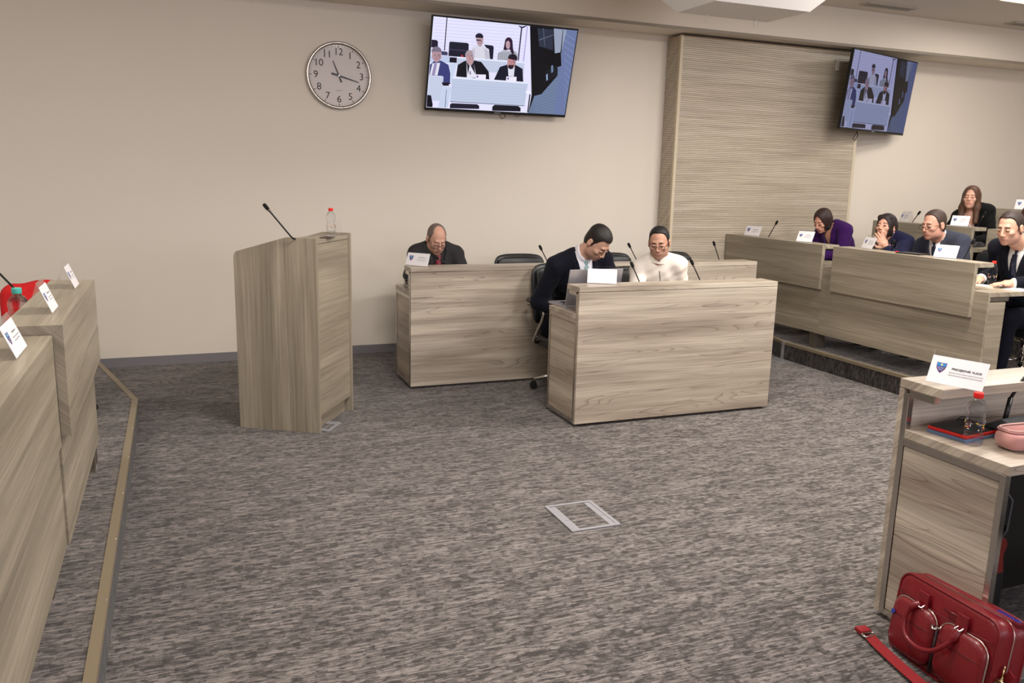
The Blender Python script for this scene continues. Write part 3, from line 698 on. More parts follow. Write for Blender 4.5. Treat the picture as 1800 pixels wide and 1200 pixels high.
def hand(nm, ang, l1, l0, w1, w0, y):
    a = math.radians(ang); d = Vector((math.sin(a), 0, math.cos(a))); p = Vector((math.cos(a), 0, -math.sin(a)))
    mb = MB(); q = [-d*l0-p*w0, -d*l0+p*w0, d*l1+p*w1, d*l1-p*w1]; v = [(c.x, y, c.z) for c in q]+[(c.x, y-.002, c.z) for c in q]
    mb.add(v, [(3, 2, 1, 0), (4, 5, 6, 7), (0, 1, 5, 4), (1, 2, 6, 5), (2, 3, 7, 6), (3, 0, 4, 7)]); mb.build(nm, plastic, t)
hand('hour_hand', -22, .125, .055, .003, .007, -.021); hand('minute_hand', 105, .17, .062, .0025, .008, -.025)
mb = MB(); mb.cyl((0, -.02, 0), (0, -.031, 0), .006, n=16); mb.build('hub', alu, t)
mb = MB(); mb.cyl((0, -.036, 0), (0, -.038, 0), R_-.025, n=64); mb.build('glass', clearglass, t)

# ================================================================ televisions
SCR = [(133, 95), (1590, 240), (1455, 1105), (38, 1030)]
def homography(src, dst):
    A = []; B = []
    for (x, y), (u, v) in zip(src, dst):
        A.append([x, y, 1, 0, 0, 0, -u*x, -u*y]); B.append(u); A.append([0, 0, 0, x, y, 1, -v*x, -v*y]); B.append(v)
    h = np.linalg.solve(np.array(A, float), np.array(B, float)); return np.append(h, 1).reshape(3, 3)
HM = homography(SCR, [(0, 0), (1, 0), (1, 1), (0, 1)])
def uv(x, y): q = HM @ np.array([x, y, 1.]); return q[0]/q[2], q[1]/q[2]
def ell(cx, cy, rx, ry, n=16, rot=0):
    return [(cx+rx*math.cos(a)*math.cos(rot)-ry*math.sin(a)*math.sin(rot), cy+rx*math.cos(a)*math.sin(rot)+ry*math.sin(a)*math.cos(rot)) for a in [2*PI*k/n for k in range(n)]]
PIC = []
def pc(poly, *c): PIC.append((poly, c))
pc([(133, 95), (1110, 192), (1120, 900), (1085, 1085), (38, 1030)], 226, 226, 250)
for k in range(12):
    y = 130+k*33; pc([(130, y-4), (1040, y+62), (1040, y+66), (130, y+1)], 200, 204, 238)
pc([(264, 108), (274, 108), (243, 445), (232, 445)], 60, 56, 80)
pc([(1110, 192), (1590, 240), (1455, 1105), (1085, 1085), (1150, 905)], 104, 120, 150)
for k in range(14):
    y = 720+k*28; pc([(1150, y+60), (1390, y-20), (1386, y-12), (1150, y+66)], 118, 134, 164)
pc([(1480, 232), (1590, 240), (1455, 1105), (1340, 1098), (1400, 640)], 106, 120, 160)
for k in range(12):
    y = 260+k*66; pc([(1455, y), (1560, y+70), (1558, y+82), (1453, y+10)], 122, 136, 178)
pc([(1350, 220), (1480, 234), (1400, 560), (1345, 600)], 150, 160, 182)
pc([(1110, 192), (1350, 216), (1360, 500), (1388, 640), (1385, 700), (1220, 890), (1143, 910), (1128, 560)], 12, 12, 18)
pc([(1185, 215), (1345, 228), (1340, 440), (1200, 400)], 44, 50, 66); pc([(1200, 330), (1345, 280), (1345, 288), (1200, 342)], 90, 98, 120); pc([(1240, 215), (1248, 215), (1262, 400), (1254, 400)], 80, 88, 108)
pc([(1260, 490), (1420, 460), (1425, 600), (1290, 640)], 10, 10, 14); pc([(1265, 655), (1385, 590), (1385, 700), (1275, 750)], 22, 24, 32); pc([(1270, 690), (1284, 680), (1286, 745), (1273, 752)], 150, 175, 210); pc([(1320, 600), (1340, 590), (1342, 660), (1322, 672)], 110, 130, 160)
pc([(1440, 236), (1446, 236), (1425, 470), (1415, 470)], 14, 14, 20)
pc([(1000, 190), (1030, 200), (1075, 185), (1078, 195), (1040, 215), (1032, 212), (992, 550), (980, 545), (1018, 214), (990, 190)], 44, 38, 70)
pc([(1078, 196), (1088, 198), (1045, 560), (1034, 560)], 170, 165, 215)
# chairs at the rear
pc([(108, 332), (160, 338), (172, 352), (170, 420), (100, 410)], 28, 26, 46)
pc([(288, 362), (300, 352), (470, 366), (486, 378), (480, 515), (276, 500)], 26, 26, 44); pc([(284, 428), (482, 442), (482, 452), (284, 436)], 62, 62, 90)
pc([(286, 512), (362, 516), (360, 570), (284, 565)], 18, 18, 32); pc([(640, 382), (728, 392), (740, 410), (730, 532), (690, 532), (660, 410)], 26, 24, 50)
pc([(205, 450), (262, 455), (270, 470), (268, 495), (205, 490)], 60, 62, 96)
# rear row people
pc([(520, 410), (560, 395), (640, 400), (690, 430), (700, 532), (500, 520)], 214, 214, 226); pc([(560, 300), (636, 300), (632, 365), (612, 400), (590, 402), (568, 370)], 180, 150, 160)
pc(ell(594, 300, 40, 34), 30, 26, 48); pc([(560, 312), (630, 318), (626, 365), (600, 392), (570, 365)], 184, 154, 162); pc([(562, 330), (612, 332), (612, 344), (562, 342)], 40, 34, 60)
pc([(780, 470), (840, 440), (960, 450), (985, 480), (975, 550), (770, 540)], 176, 180, 190)
for k in range(9): pc([(790+k*20, 460), (796+k*20, 460), (792+k*20, 545), (786+k*20, 545)], 120, 124, 140)
pc([(858, 330), (880, 308), (912, 312), (930, 340), (935, 420), (946, 470), (925, 480), (900, 430), (860, 440), (836, 436), (848, 380)], 46, 28, 52); pc(ell(884, 385, 22, 42), 190, 158, 168)
# rear desks
pc([(90, 490), (290, 505), (284, 570), (85, 560)], 186, 200, 228); pc([(364, 508), (1052, 560), (1050, 570), (1040, 690), (362, 640)], 192, 202, 224); pc([(364, 506), (1052, 558), (1050, 574), (364, 522)], 226, 232, 250)
pc(ell(415, 500, 10, 10), 220, 60, 60)
pc([(286, 566), (362, 572), (300, 800), (288, 800)], 200, 212, 236)
# front row people
pc([(85, 590), (130, 550), (200, 548), (275, 590), (292, 680), (285, 800), (215, 800), (210, 705), (75, 700)], 56, 62, 118); pc([(110, 575), (190, 570), (160, 700), (80, 700)], 220, 222, 236); pc([(130, 575), (158, 580), (132, 702), (100, 700)], 150, 140, 180)
pc(ell(155, 452, 52, 50), 120, 112, 130); pc([(108, 455), (203, 460), (202, 520), (170, 562), (140, 565), (108, 520)], 176, 144, 152)
pc([(350, 710), (370, 590), (440, 550), (540, 545), (610, 560), (685, 660), (690, 740)], 16, 16, 26); pc([(460, 555), (530, 560), (560, 720), (460, 725)], 226, 226, 238); pc(ell(495, 492, 48, 54), 168, 150, 158); pc([(450, 490), (540, 495), (530, 560), (500, 600), (464, 572)], 186, 150, 156); pc([(490, 655), (500, 655), (502, 690), (492, 690)], 60, 60, 80)
pc([(736, 745), (800, 610), (870, 588), (960, 590), (1030, 630), (1036, 770)], 20, 22, 40); pc([(880, 600), (950, 610), (940, 710), (885, 705)], 220, 222, 236); pc(ell(930, 520, 48, 44), 32, 26, 38); pc([(878, 525), (965, 545), (950, 610), (905, 632), (875, 600)], 190, 140, 142); pc([(885, 590), (945, 590), (930, 632), (900, 634), (882, 618)], 40, 30, 40)
# front desks
pc([(76, 702), (222, 712), (196, 965), (50, 955)], 194, 204, 226); pc([(204, 815), (300, 820), (260, 1030), (160, 1030)], 196, 208, 232); pc([(246, 845), (250, 845), (236, 1030), (230, 1030)], 40, 44, 70)
pc([(312, 716), (1085, 768), (1046, 1008), (284, 966)], 188, 200, 222); pc([(312, 714), (1085, 766), (1082, 784), (312, 730)], 226, 232, 248)
for k in range(6): pc([(306-k*3, 790+k*28), (1070-k*4, 838+k*28), (1070-k*4, 842+k*28), (306-k*3, 794+k*28)], 174, 188, 214)
pc([(284, 966), (1046, 1008), (1046, 1014), (284, 972)], 60, 72, 104)
pc([(556, 688), (655, 690), (652, 742), (548, 734)], 236, 232, 250); pc([(556, 702), (580, 702), (568, 728)], 90, 60, 130); pc([(864, 708), (968, 712), (964, 766), (858, 758)], 236, 232, 250); pc([(870, 722), (892, 722), (880, 748)], 90, 60, 130)
pc([(200, 770), (290, 775), (290, 806), (215, 806)], 20, 18, 30); pc(ell(286, 796, 12, 10), 230, 230, 245)
pc([(1062, 850), (1112, 856), (1112, 888), (1060, 882)], 236, 236, 250); pc([(1096, 890), (1108, 890), (1084, 1080), (1072, 1078)], 14, 14, 22)
pc([(50, 900), (90, 905), (105, 1000), (100, 1028), (40, 1024)], 18, 16, 28); pc([(282, 1000), (300, 985), (560, 996), (582, 1012), (580, 1045), (280, 1038)], 26, 24, 44); pc([(716, 1020), (740, 1000), (980, 1012), (1006, 1032), (1004, 1070), (714, 1062)], 16, 16, 30)
for cx, cy, w_, dk in ((594, 352, 26, 1), (884, 385, 18, 0), (155, 500, 40, 0), (495, 505, 38, 0), (918, 565, 36, 1)):   # features of the pictured faces
    for s_ in (-1, 1): pc(ell(cx+s_*w_*.42, cy-w_*.15, w_*.17, w_*.07, 8), 60, 46, 60); pc([(cx+s_*w_*.2, cy-w_*.42), (cx+s_*w_*.65, cy-w_*.40), (cx+s_*w_*.65, cy-w_*.33), (cx+s_*w_*.2, cy-w_*.34)][::s_], 90, 70, 80)
    pc([(cx-w_*.08, cy), (cx+w_*.08, cy), (cx+w_*.16, cy+w_*.42), (cx-w_*.16, cy+w_*.42)], 150, 112, 120); pc(ell(cx, cy+w_*.72, w_*.30, w_*.07, 8), 120, 76, 88)
    pc([(cx+w_*.55, cy-w_*.5), (cx+w_*.95, cy-w_*.5), (cx+w_*.85, cy+w_*.6), (cx+w_*.6, cy+w_*.9)], 150, 118, 128)
pc([(460, 560), (490, 600), (470, 690)], 40, 40, 56); pc([(530, 560), (500, 600), (548, 690)], 40, 40, 56); pc([(700, 532), (690, 470), (676, 440), (640, 420), (650, 530)], 190, 190, 206); pc([(520, 430), (545, 420), (545, 515), (525, 515)], 190, 190, 206)
def screen_mat(name, k, tint, base=.0):
    m = bpy.data.materials.new(name); m.use_nodes = True; N = m.node_tree.nodes; L = m.node_tree.links; b = N['Principled BSDF']
    at = N.new('ShaderNodeAttribute'); at.attribute_name = 'pic'; mx = N.new('ShaderNodeMix'); mx.data_type = 'RGBA'; mx.blend_type = 'MULTIPLY'; mx.inputs['Factor'].default_value = 1
    L.new(at.outputs['Color'], mx.inputs['A']); mx.inputs['B'].default_value = tint
    L.new(mx.outputs['Result'], b.inputs['Emission Color']); b.inputs['Emission Strength'].default_value = k
    b.inputs['Base Color'].default_value = (.004, .004, .006, 1); b.inputs['Roughness'].default_value = .18; b.inputs['Specular IOR Level'].default_value = .35
    return m
def tv(label, c, yaw, tilt, mt, wd=1.325, ht=.76):
    t = thing('television', label, 'television', c)
    ex = Vector((math.cos(yaw), math.sin(yaw), 0)); n = Vector((math.sin(yaw), -math.cos(yaw), 0))
    up = Vector((0, 0, 1))*math.cos(tilt)+n*math.sin(tilt); nn = ex.cross(up)            # outward normal
    M = Matrix((ex, -nn, up)).transposed().to_4x4()
    MB().box(-wd/2, wd/2, .0, .030, -ht/2, ht/2, M=M).build('casing', plastic, t, bevel=.003)
    MB().box(-wd*.28, wd*.28, .030, .055, -ht*.42, ht*.2, M=M).build('rear_cover', plastic, t, bevel=.005)
    iw, ih = wd-.022, ht-.034
    mb = MB(); cols = []
    for i, (poly, c_) in enumerate(PIC):
        q = [uv(*p) for p in poly]
        mb.add([M @ Vector(((u-.5)*iw, -.0006-.00004*i, (.5-min(max(v_, 0), 1))*ih+.006)) if 1 else None for u, v_ in [(min(max(a, 0), 1), b_) for a, b_ in q]], [tuple(range(len(poly)))])
        cols.append([lin(x) for x in c_])
    me = bpy.data.meshes.new('screen'); me.from_pydata(mb.v, [], mb.f); me.materials.append(mt)
    ca = me.color_attributes.new('pic', 'FLOAT_COLOR', 'CORNER'); k = 0
    for p, c_ in zip(me.polygons, cols):
        for _ in range(p.loop_total): ca.data[k].color = (*c_, 1); k += 1
    o = put(bpy.data.objects.new('screen', me)); o.parent = t
    MB().box(-.03, .03, -.002, 0, -ht/2+.004, -ht/2+.014, M=M).build('badge', mat('tv badge', (120, 120, 126), .4), t)
    # wall bracket
    wall = YW-c[1]
    mb = MB(); mb.box(-.06, .06, .055+.02, wall-.012, -.02, .02); mb.box(-.15, .15, wall-.02, wall-.006, -.12, .12); mb.build('bracket', mat('bracket steel', (40, 40, 42), .5, .5), t)
    return t, M
t, M = tv('big television beside the clock showing a bright council room picture', (2.673, 6.945, 2.473), .012, .279, screen_mat('bright television picture', .95, (1, .98, 1.0, 1)))
t, M2 = tv('television swivelled on the slatted wall showing a dim bluish picture', (6.765, 6.80, 2.485), .31, .10, screen_mat('dim television picture', .42, (.72, .75, 1.0, 1)))
def cable(pts, label, r=.004): mb = MB(); mb.tube(pts, r, 6); tag(mb.build('power_cable', plastic), label, 'cable')
cz = 2.473-.36
cable([(2.70, 7.06, cz+.04), (2.69, 7.05, cz-.01), (2.715, 7.05, cz-.045), (2.745, 7.05, cz-.03), (2.745, 7.06, cz+.04)], 'cable loop hanging under the big television', .0035)
cable([(2.80, 7.06, cz+.04), (2.84, 7.05, cz-.012), (2.87, 7.05, cz-.018), (2.92, 7.06, cz+.04)], 'flatter cable sagging right of the loop under the big television', .003)
cable([(6.60, 6.90, 2.13), (6.60, 6.88, 2.07), (6.56, 6.87, 2.02), (6.53, 6.87, 2.03), (6.57, 6.88, 2.08), (6.62, 6.90, 2.13)], 'cable loop hanging under the swivelled television', .004)
o = MB().box(6.285, 6.32, 6.93, 6.95, 2.70, 2.81).build('wall_sensor', mat('white plastic', (222, 216, 205), .5), None, bevel=.003); tag(o, 'small white sensor on the slats left of the swivelled television', 'sensor')
# ================================================================ office chair
def make_chair(label, seat=.40, top=.905, group=None):
    """faces local -y, origin on the floor under the seat"""
    t = thing('office_chair', label, 'chair', (0, 0, 0), 0, group)
    def pad(nm, w0, w1, z0, z1, y0, th, lean, bulge=.02, n=7, par=t):
        v = []; N_ = 9; rows = n+1
        for side in (0, 1):
            for i in range(rows):
                u = i/n; z = z0+(z1-z0)*u; yy = y0+lean*u
                for j in range(N_):
                    s_ = -1+2*j/(N_-1); wd = w0+(w1-w0)*u
                    rr = 1.0
                    if u > .78: rr = 1-.16*((u-.78)/.22)**2*1.0
                    if u < .12: rr = 1-.06*((.12-u)/.12)**2
                    edge = (1-abs(s_)**6)*(1-abs(2*u-1)**8)
                    y = yy+(.035*s_*s_*-1)+(-1 if side == 0 else 1)*(th/2)*(.35+.65*edge)
                    v.append((s_*wd*rr, y, z-.018*s_**4*(1 if u > .9 else 0)))
        m_ = rows*N_; fs = []
        for i in range(rows-1):
            for j in range(N_-1):
                a = i*N_+j; fs.append((a, a+1, a+N_+1, a+N_)); fs.append((m_+a, m_+a+N_, m_+a+N_+1, m_+a+1))
        for i in range(rows-1):
            for j in (0, N_-1): a = i*N_+j; fs.append((a, a+N_, m_+a+N_, m_+a))
        for i in (0, rows-1):
            for j in range(N_-1): a = i*N_+j; fs.append((a, m_+a, m_+a+1, a+1))
        mb = MB(); mb.add(v, fs, 0, True); o = mb.build(nm, leather, par)
        s_ = o.modifiers.new('sub', 'SUBSURF'); s_.levels = 1; s_.render_levels = 1; return o
    zt = top
    pad('backrest', .235, .25, seat+.06, zt, .235, .05, .07)
    pad('upper_cushion', .21, .225, zt-.235, zt-.02, .222, .045, .035)
    pad('lower_cushion', .19, .21, seat+.08, zt-.245, .195, .045, .03)
    v, fs, a, b = soft([(.20, .20, seat-.085), (.245, .235, seat-.07), (.255, .245, seat-.03), (.245, .238, seat-.005), (.20, .20, seat+.004)], n=6, p=5)
    mb = MB(); mb.add(v, fs+a+b, 0, True); mb.build('seat', leather, t)
    for s_ in (-1, 1):
        pts = [(s_*.22, .10, seat-.06), (s_*.285, .06, seat-.04), (s_*.30, -.04, seat+.05), (s_*.30, -.13, seat+.15), (s_*.30, -.15, seat+.205), (s_*.30, -.09, seat+.232), (s_*.30, .08, seat+.235), (s_*.29, .20, seat+.225), (s_*.255, .255, seat+.20)]
        Q = []
        for i in range(len(pts)-1):
            p0, p1, p2, p3 = [Vector(pts[min(max(i+k, 0), len(pts)-1)]) for k in (-1, 0, 1, 2)]
            for k in range(4):
                u = k/4; Q.append(.5*((2*p1)+(-p0+p2)*u+(2*p0-5*p1+4*p2-p3)*u*u+(-p0+3*p1-3*p2+p3)*u**3))
        mb = MB(); mb.tube(Q, .0125, 8); o = mb.build('armrest', chrome, t)
        v, fs, a, b = soft([(.020, .115, 0), (.030, .135, .008), (.030, .135, .02), (.022, .12, .03)], c=(s_*.30, .03, seat+.237), n=5, p=3)
        mb = MB(); mb.add(v, fs+a+b, 0, True); mb.build('arm_pad', leather, o)
    mb = MB(); mb.cyl((0, 0, .09), (0, 0, seat-.09), .026, n=14); mb.cyl((0, 0, seat-.13), (0, 0, seat-.08), .06, .09, 14); mb.build('gas_column', chrome, t)
    for k in range(5):
        a = 2*PI*k/5+.3; c_, s_ = math.cos(a), math.sin(a)
        mb = MB(); mb.tube([(0, 0, .115), (c_*.14, s_*.14, .105), (c_*.28, s_*.28, .072)], [.030, .024, .016], 8, flat=.7); o = mb.build('leg', chrome, t)
        mb = MB(); P_ = Vector((c_*.28, s_*.28, 0)); q = Vector((-s_, c_, 0))
        for w_ in (-.018, .018): mb.cyl(P_+q*(w_-.009)+Vector((0, 0, .027)), P_+q*(w_+.009)+Vector((0, 0, .027)), .027, n=12)
        mb.cyl(P_+Vector((0, 0, .03)), P_+Vector((0, 0, .07)), .009, n=8); mb.build('caster', plastic, o)
    return t
ch0 = make_chair('left of the two empty black leather chairs behind the long back desk')
ch0.location = (2.81, 6.53, 0)
dup(ch0, (3.70, 6.53, 0), 0, 'empty black chair behind the two central men, near the cream-shirted man')
dup(ch0, (4.38, 6.56, 0), 0, 'empty black chair closest to the slatted timber wall')
c_ = dup(ch0, (2.0, 6.60, 0), 0, 'black chair hidden under the balding man in the dark suit'); c_.scale = (.88, .9, .84)
c_ = dup(ch0, (2.72, 5.50, 0), -.02, 'black chair with chrome arms under the navy-suited man at the laptop'); c_.scale = (1, 1, 1.03)
dup(ch0, (3.31, 5.42, 0), .30, 'black chair under the man in the cream shirt')
c_ = dup(ch0, (6.20, 6.18, PZ), -PI/2-.06, 'black chair under the woman in purple'); c_.scale = (.93, 1, 1)
c_ = dup(ch0, (6.20, 5.58, PZ), -PI/2, 'black chair under the woman in navy'); c_.scale = (.93, 1, 1)
c_ = dup(ch0, (6.22, 4.98, PZ), -PI/2, 'black chair under the man in the grey suit'); c_.scale = (.93, 1, 1)
dup(ch0, (6.06, 4.37, PZ), -PI/2, 'black chair under the man in navy at the right edge')
dup(ch0, (7.62, 5.90, 2*PZ), -PI/2, 'black chair under the woman in black')
dup(ch0, (7.62, 5.32, 2*PZ), -PI/2, 'black chair at the right edge behind the second row gap')
dup(ch0, (2.98, 1.36, 0), PI+.1, 'black chair drawn up to the desk at the lower right')
c_ = dup(ch0, (-.72, 5.24, PZ), 0, 'black chair with the red garment hung over its back'); c_.scale = (.8, .9, .78)

# ================================================================ implicit surfaces for figures
f4 = np.float32
def axis(lo, hi, fine, cs, fs):
    """grid coordinates with cell cs, fs inside the fine intervals"""
    out = [lo]; x = lo
    while x < hi:
        st = fs if any(a <= x < b for a, b in fine) else cs
        x += st; out.append(x)
    return np.array(out, f4)
class Field:
    def __init__(s, xs, ys, zs, far=.08):
        s.ax = (xs, ys, zs); s.d = np.full((len(xs), len(ys), len(zs)), far, f4); s.far = far
    def copy(s): n = Field.__new__(Field); n.ax = s.ax; n.d = s.d.copy(); n.far = s.far; return n
    def blk(s, lo, hi, mg=.075):
        sl = []
        for a, l, h in zip(s.ax, lo, hi):
            i = max(0, int(np.searchsorted(a, l-mg))-1); j = min(len(a), int(np.searchsorted(a, h+mg))+1); sl.append(slice(i, max(j, i+1)))
        X = s.ax[0][sl[0]][:, None, None]; Y = s.ax[1][sl[1]][None, :, None]; Z = s.ax[2][sl[2]][None, None, :]
        return tuple(sl), X, Y, Z
    def _u(s, sl, v, k):
        d = s.d[sl]
        if k > 0:
            h = np.clip(.5+.5*(d-v)/k, 0, 1); s.d[sl] = d*(1-h)+v*h-k*h*(1-h)
        else: s.d[sl] = np.minimum(d, v)
    def _s(s, sl, v, k):
        d = s.d[sl]; h = np.clip(.5-.5*(d+v)/k, 0, 1); s.d[sl] = d*(1-h)-v*h+k*h*(1-h)
    def ell(s, c, r, R=None, k=.015, sub=False):
        c = np.array(c, float); r = np.array(r, float); m_ = max(r)
        sl, X, Y, Z = s.blk(c-m_, c+m_); X = X-f4(c[0]); Y = Y-f4(c[1]); Z = Z-f4(c[2])
        if R is None: a, b, g = X, Y, Z
        else: a = X*f4(R[0][0])+Y*f4(R[1][0])+Z*f4(R[2][0]); b = X*f4(R[0][1])+Y*f4(R[1][1])+Z*f4(R[2][1]); g = X*f4(R[0][2])+Y*f4(R[1][2])+Z*f4(R[2][2])
        r = r.astype(f4); k0 = np.sqrt((a/r[0])**2+(b/r[1])**2+(g/r[2])**2)+1e-6; k1 = np.sqrt((a/r[0]**2)**2+(b/r[1]**2)**2+(g/r[2]**2)**2)+1e-6
        v = k0*(k0-1)/k1; (s._s if sub else s._u)(sl, v, k)
    def cone(s, a, b, ra, rb, k=.015, sub=False):
        a = np.array(a, float); b = np.array(b, float); m_ = max(ra, rb)
        sl, X, Y, Z = s.blk(np.minimum(a, b)-m_, np.maximum(a, b)+m_); ba = b-a; L2 = ba@ba+1e-9
        X = X-f4(a[0]); Y = Y-f4(a[1]); Z = Z-f4(a[2])
        t = np.clip((X*f4(ba[0])+Y*f4(ba[1])+Z*f4(ba[2]))/f4(L2), 0, 1)
        v = np.sqrt((X-t*f4(ba[0]))**2+(Y-t*f4(ba[1]))**2+(Z-t*f4(ba[2]))**2)-(f4(ra)+t*f4(rb-ra)); (s._s if sub else s._u)(sl, v, k)
    def local(s, c, R):
        X = s.ax[0][:, None, None]-f4(c[0]); Y = s.ax[1][None, :, None]-f4(c[1]); Z = s.ax[2][None, None, :]-f4(c[2])
        return tuple(X*f4(R[0][i])+Y*f4(R[1][i])+Z*f4(R[2][i]) for i in range(3))
    def mesh(s, name, mats, parent, mid=None, d=None):
        d = s.d if d is None else d
        ins = d < 0
        c = ins[:-1, :-1, :-1].astype(np.int8)
        for i, j, k in ((1, 0, 0), (0, 1, 0), (0, 0, 1), (1, 1, 0), (1, 0, 1), (0, 1, 1), (1, 1, 1)):
            c = c+ins[i:ins.shape[0]-1+i, j:ins.shape[1]-1+j, k:ins.shape[2]-1+k]
        act = np.argwhere((c > 0) & (c < 8))
        if len(act) == 0: return None
        idx = np.full(c.shape, -1, np.int32); idx[tuple(act.T)] = np.arange(len(act))
        acc = np.zeros((len(act), 3)); cnt = np.zeros(len(act))
        CR = [(0, 0, 0), (1, 0, 0), (0, 1, 0), (1, 1, 0), (0, 0, 1), (1, 0, 1), (0, 1, 1), (1, 1, 1)]
        I, J, K = act.T
        val = [d[I+a, J+b, K+g] for a, b, g in CR]; P = [np.stack([s.ax[0][I+a], s.ax[1][J+b], s.ax[2][K+g]], 1) for a, b, g in CR]
        for a, b in ((0, 1), (2, 3), (4, 5), (6, 7), (0, 2), (1, 3), (4, 6), (5, 7), (0, 4), (1, 5), (2, 6), (3, 7)):
            va, vb = val[a], val[b]; q = (va < 0) != (vb < 0); t = np.where(q, va/(va-vb+1e-12), 0)[:, None]
            acc += np.where(q[:, None], P[a]*(1-t)+P[b]*t, 0); cnt += q
        V = acc/cnt[:, None]; F = []
        for ax in range(3):
            sh_ = [slice(None)]*3; s2 = [slice(None)]*3; sh_[ax] = slice(0, -1); s2[ax] = slice(1, None)
            A = ins[tuple(sh_)]; B = ins[tuple(s2)]; e = np.argwhere(A != B); o1, o2 = [i for i in range(3) if i != ax]
            e = e[(e[:, o1] > 0) & (e[:, o2] > 0) & (e[:, o1] < d.shape[o1]-1) & (e[:, o2] < d.shape[o2]-1)]
            fl = A[tuple(e.T)]
            def g(a, b): q = e.copy(); q[:, o1] -= a; q[:, o2] -= b; return idx[tuple(q.T)]
            Q = np.stack([g(1, 1), g(0, 1), g(0, 0), g(1, 0)], 1)
            if ax == 1: fl = ~fl
            Q[~fl] = Q[~fl][:, ::-1]; F.append(Q)
        F = np.concatenate(F); F = F[(F >= 0).all(1)]
        me = bpy.data.meshes.new(name); me.vertices.add(len(V)); me.vertices.foreach_set('co', V.astype(f4).ravel())
        me.loops.add(len(F)*4); me.loops.foreach_set('vertex_index', F.astype(np.int32).ravel()); me.polygons.add(len(F))
        me.polygons.foreach_set('loop_start', np.arange(0, len(F)*4, 4, dtype=np.int32)); me.polygons.foreach_set('use_smooth', np.ones(len(F), bool))
        for m_ in (mats if isinstance(mats, (list, tuple)) else [mats]): me.materials.append(m_)
        if mid is not None: me.polygons.foreach_set('material_index', mid(V[F].mean(1)).astype(np.int32))
        me.update(); me.validate()
        o = put(bpy.data.objects.new(name, me)); o.parent = parent; o.matrix_parent_inverse = parent.matrix_basis.inverted() if hasattr(parent, 'matrix_basis') else o.matrix_parent_inverse
        return o

def skin_mat(nm, c, r=.5): return mat(nm, c, r, noise=(25, .05), spec=.4)
eye_w = mat('eye white', (186, 178, 170), .3); iris = mat('dark iris', (48, 34, 26), .15)
def np3(v): return np.array(v, float)
def nrm(v): v = np3(v); return v/np.linalg.norm(v)

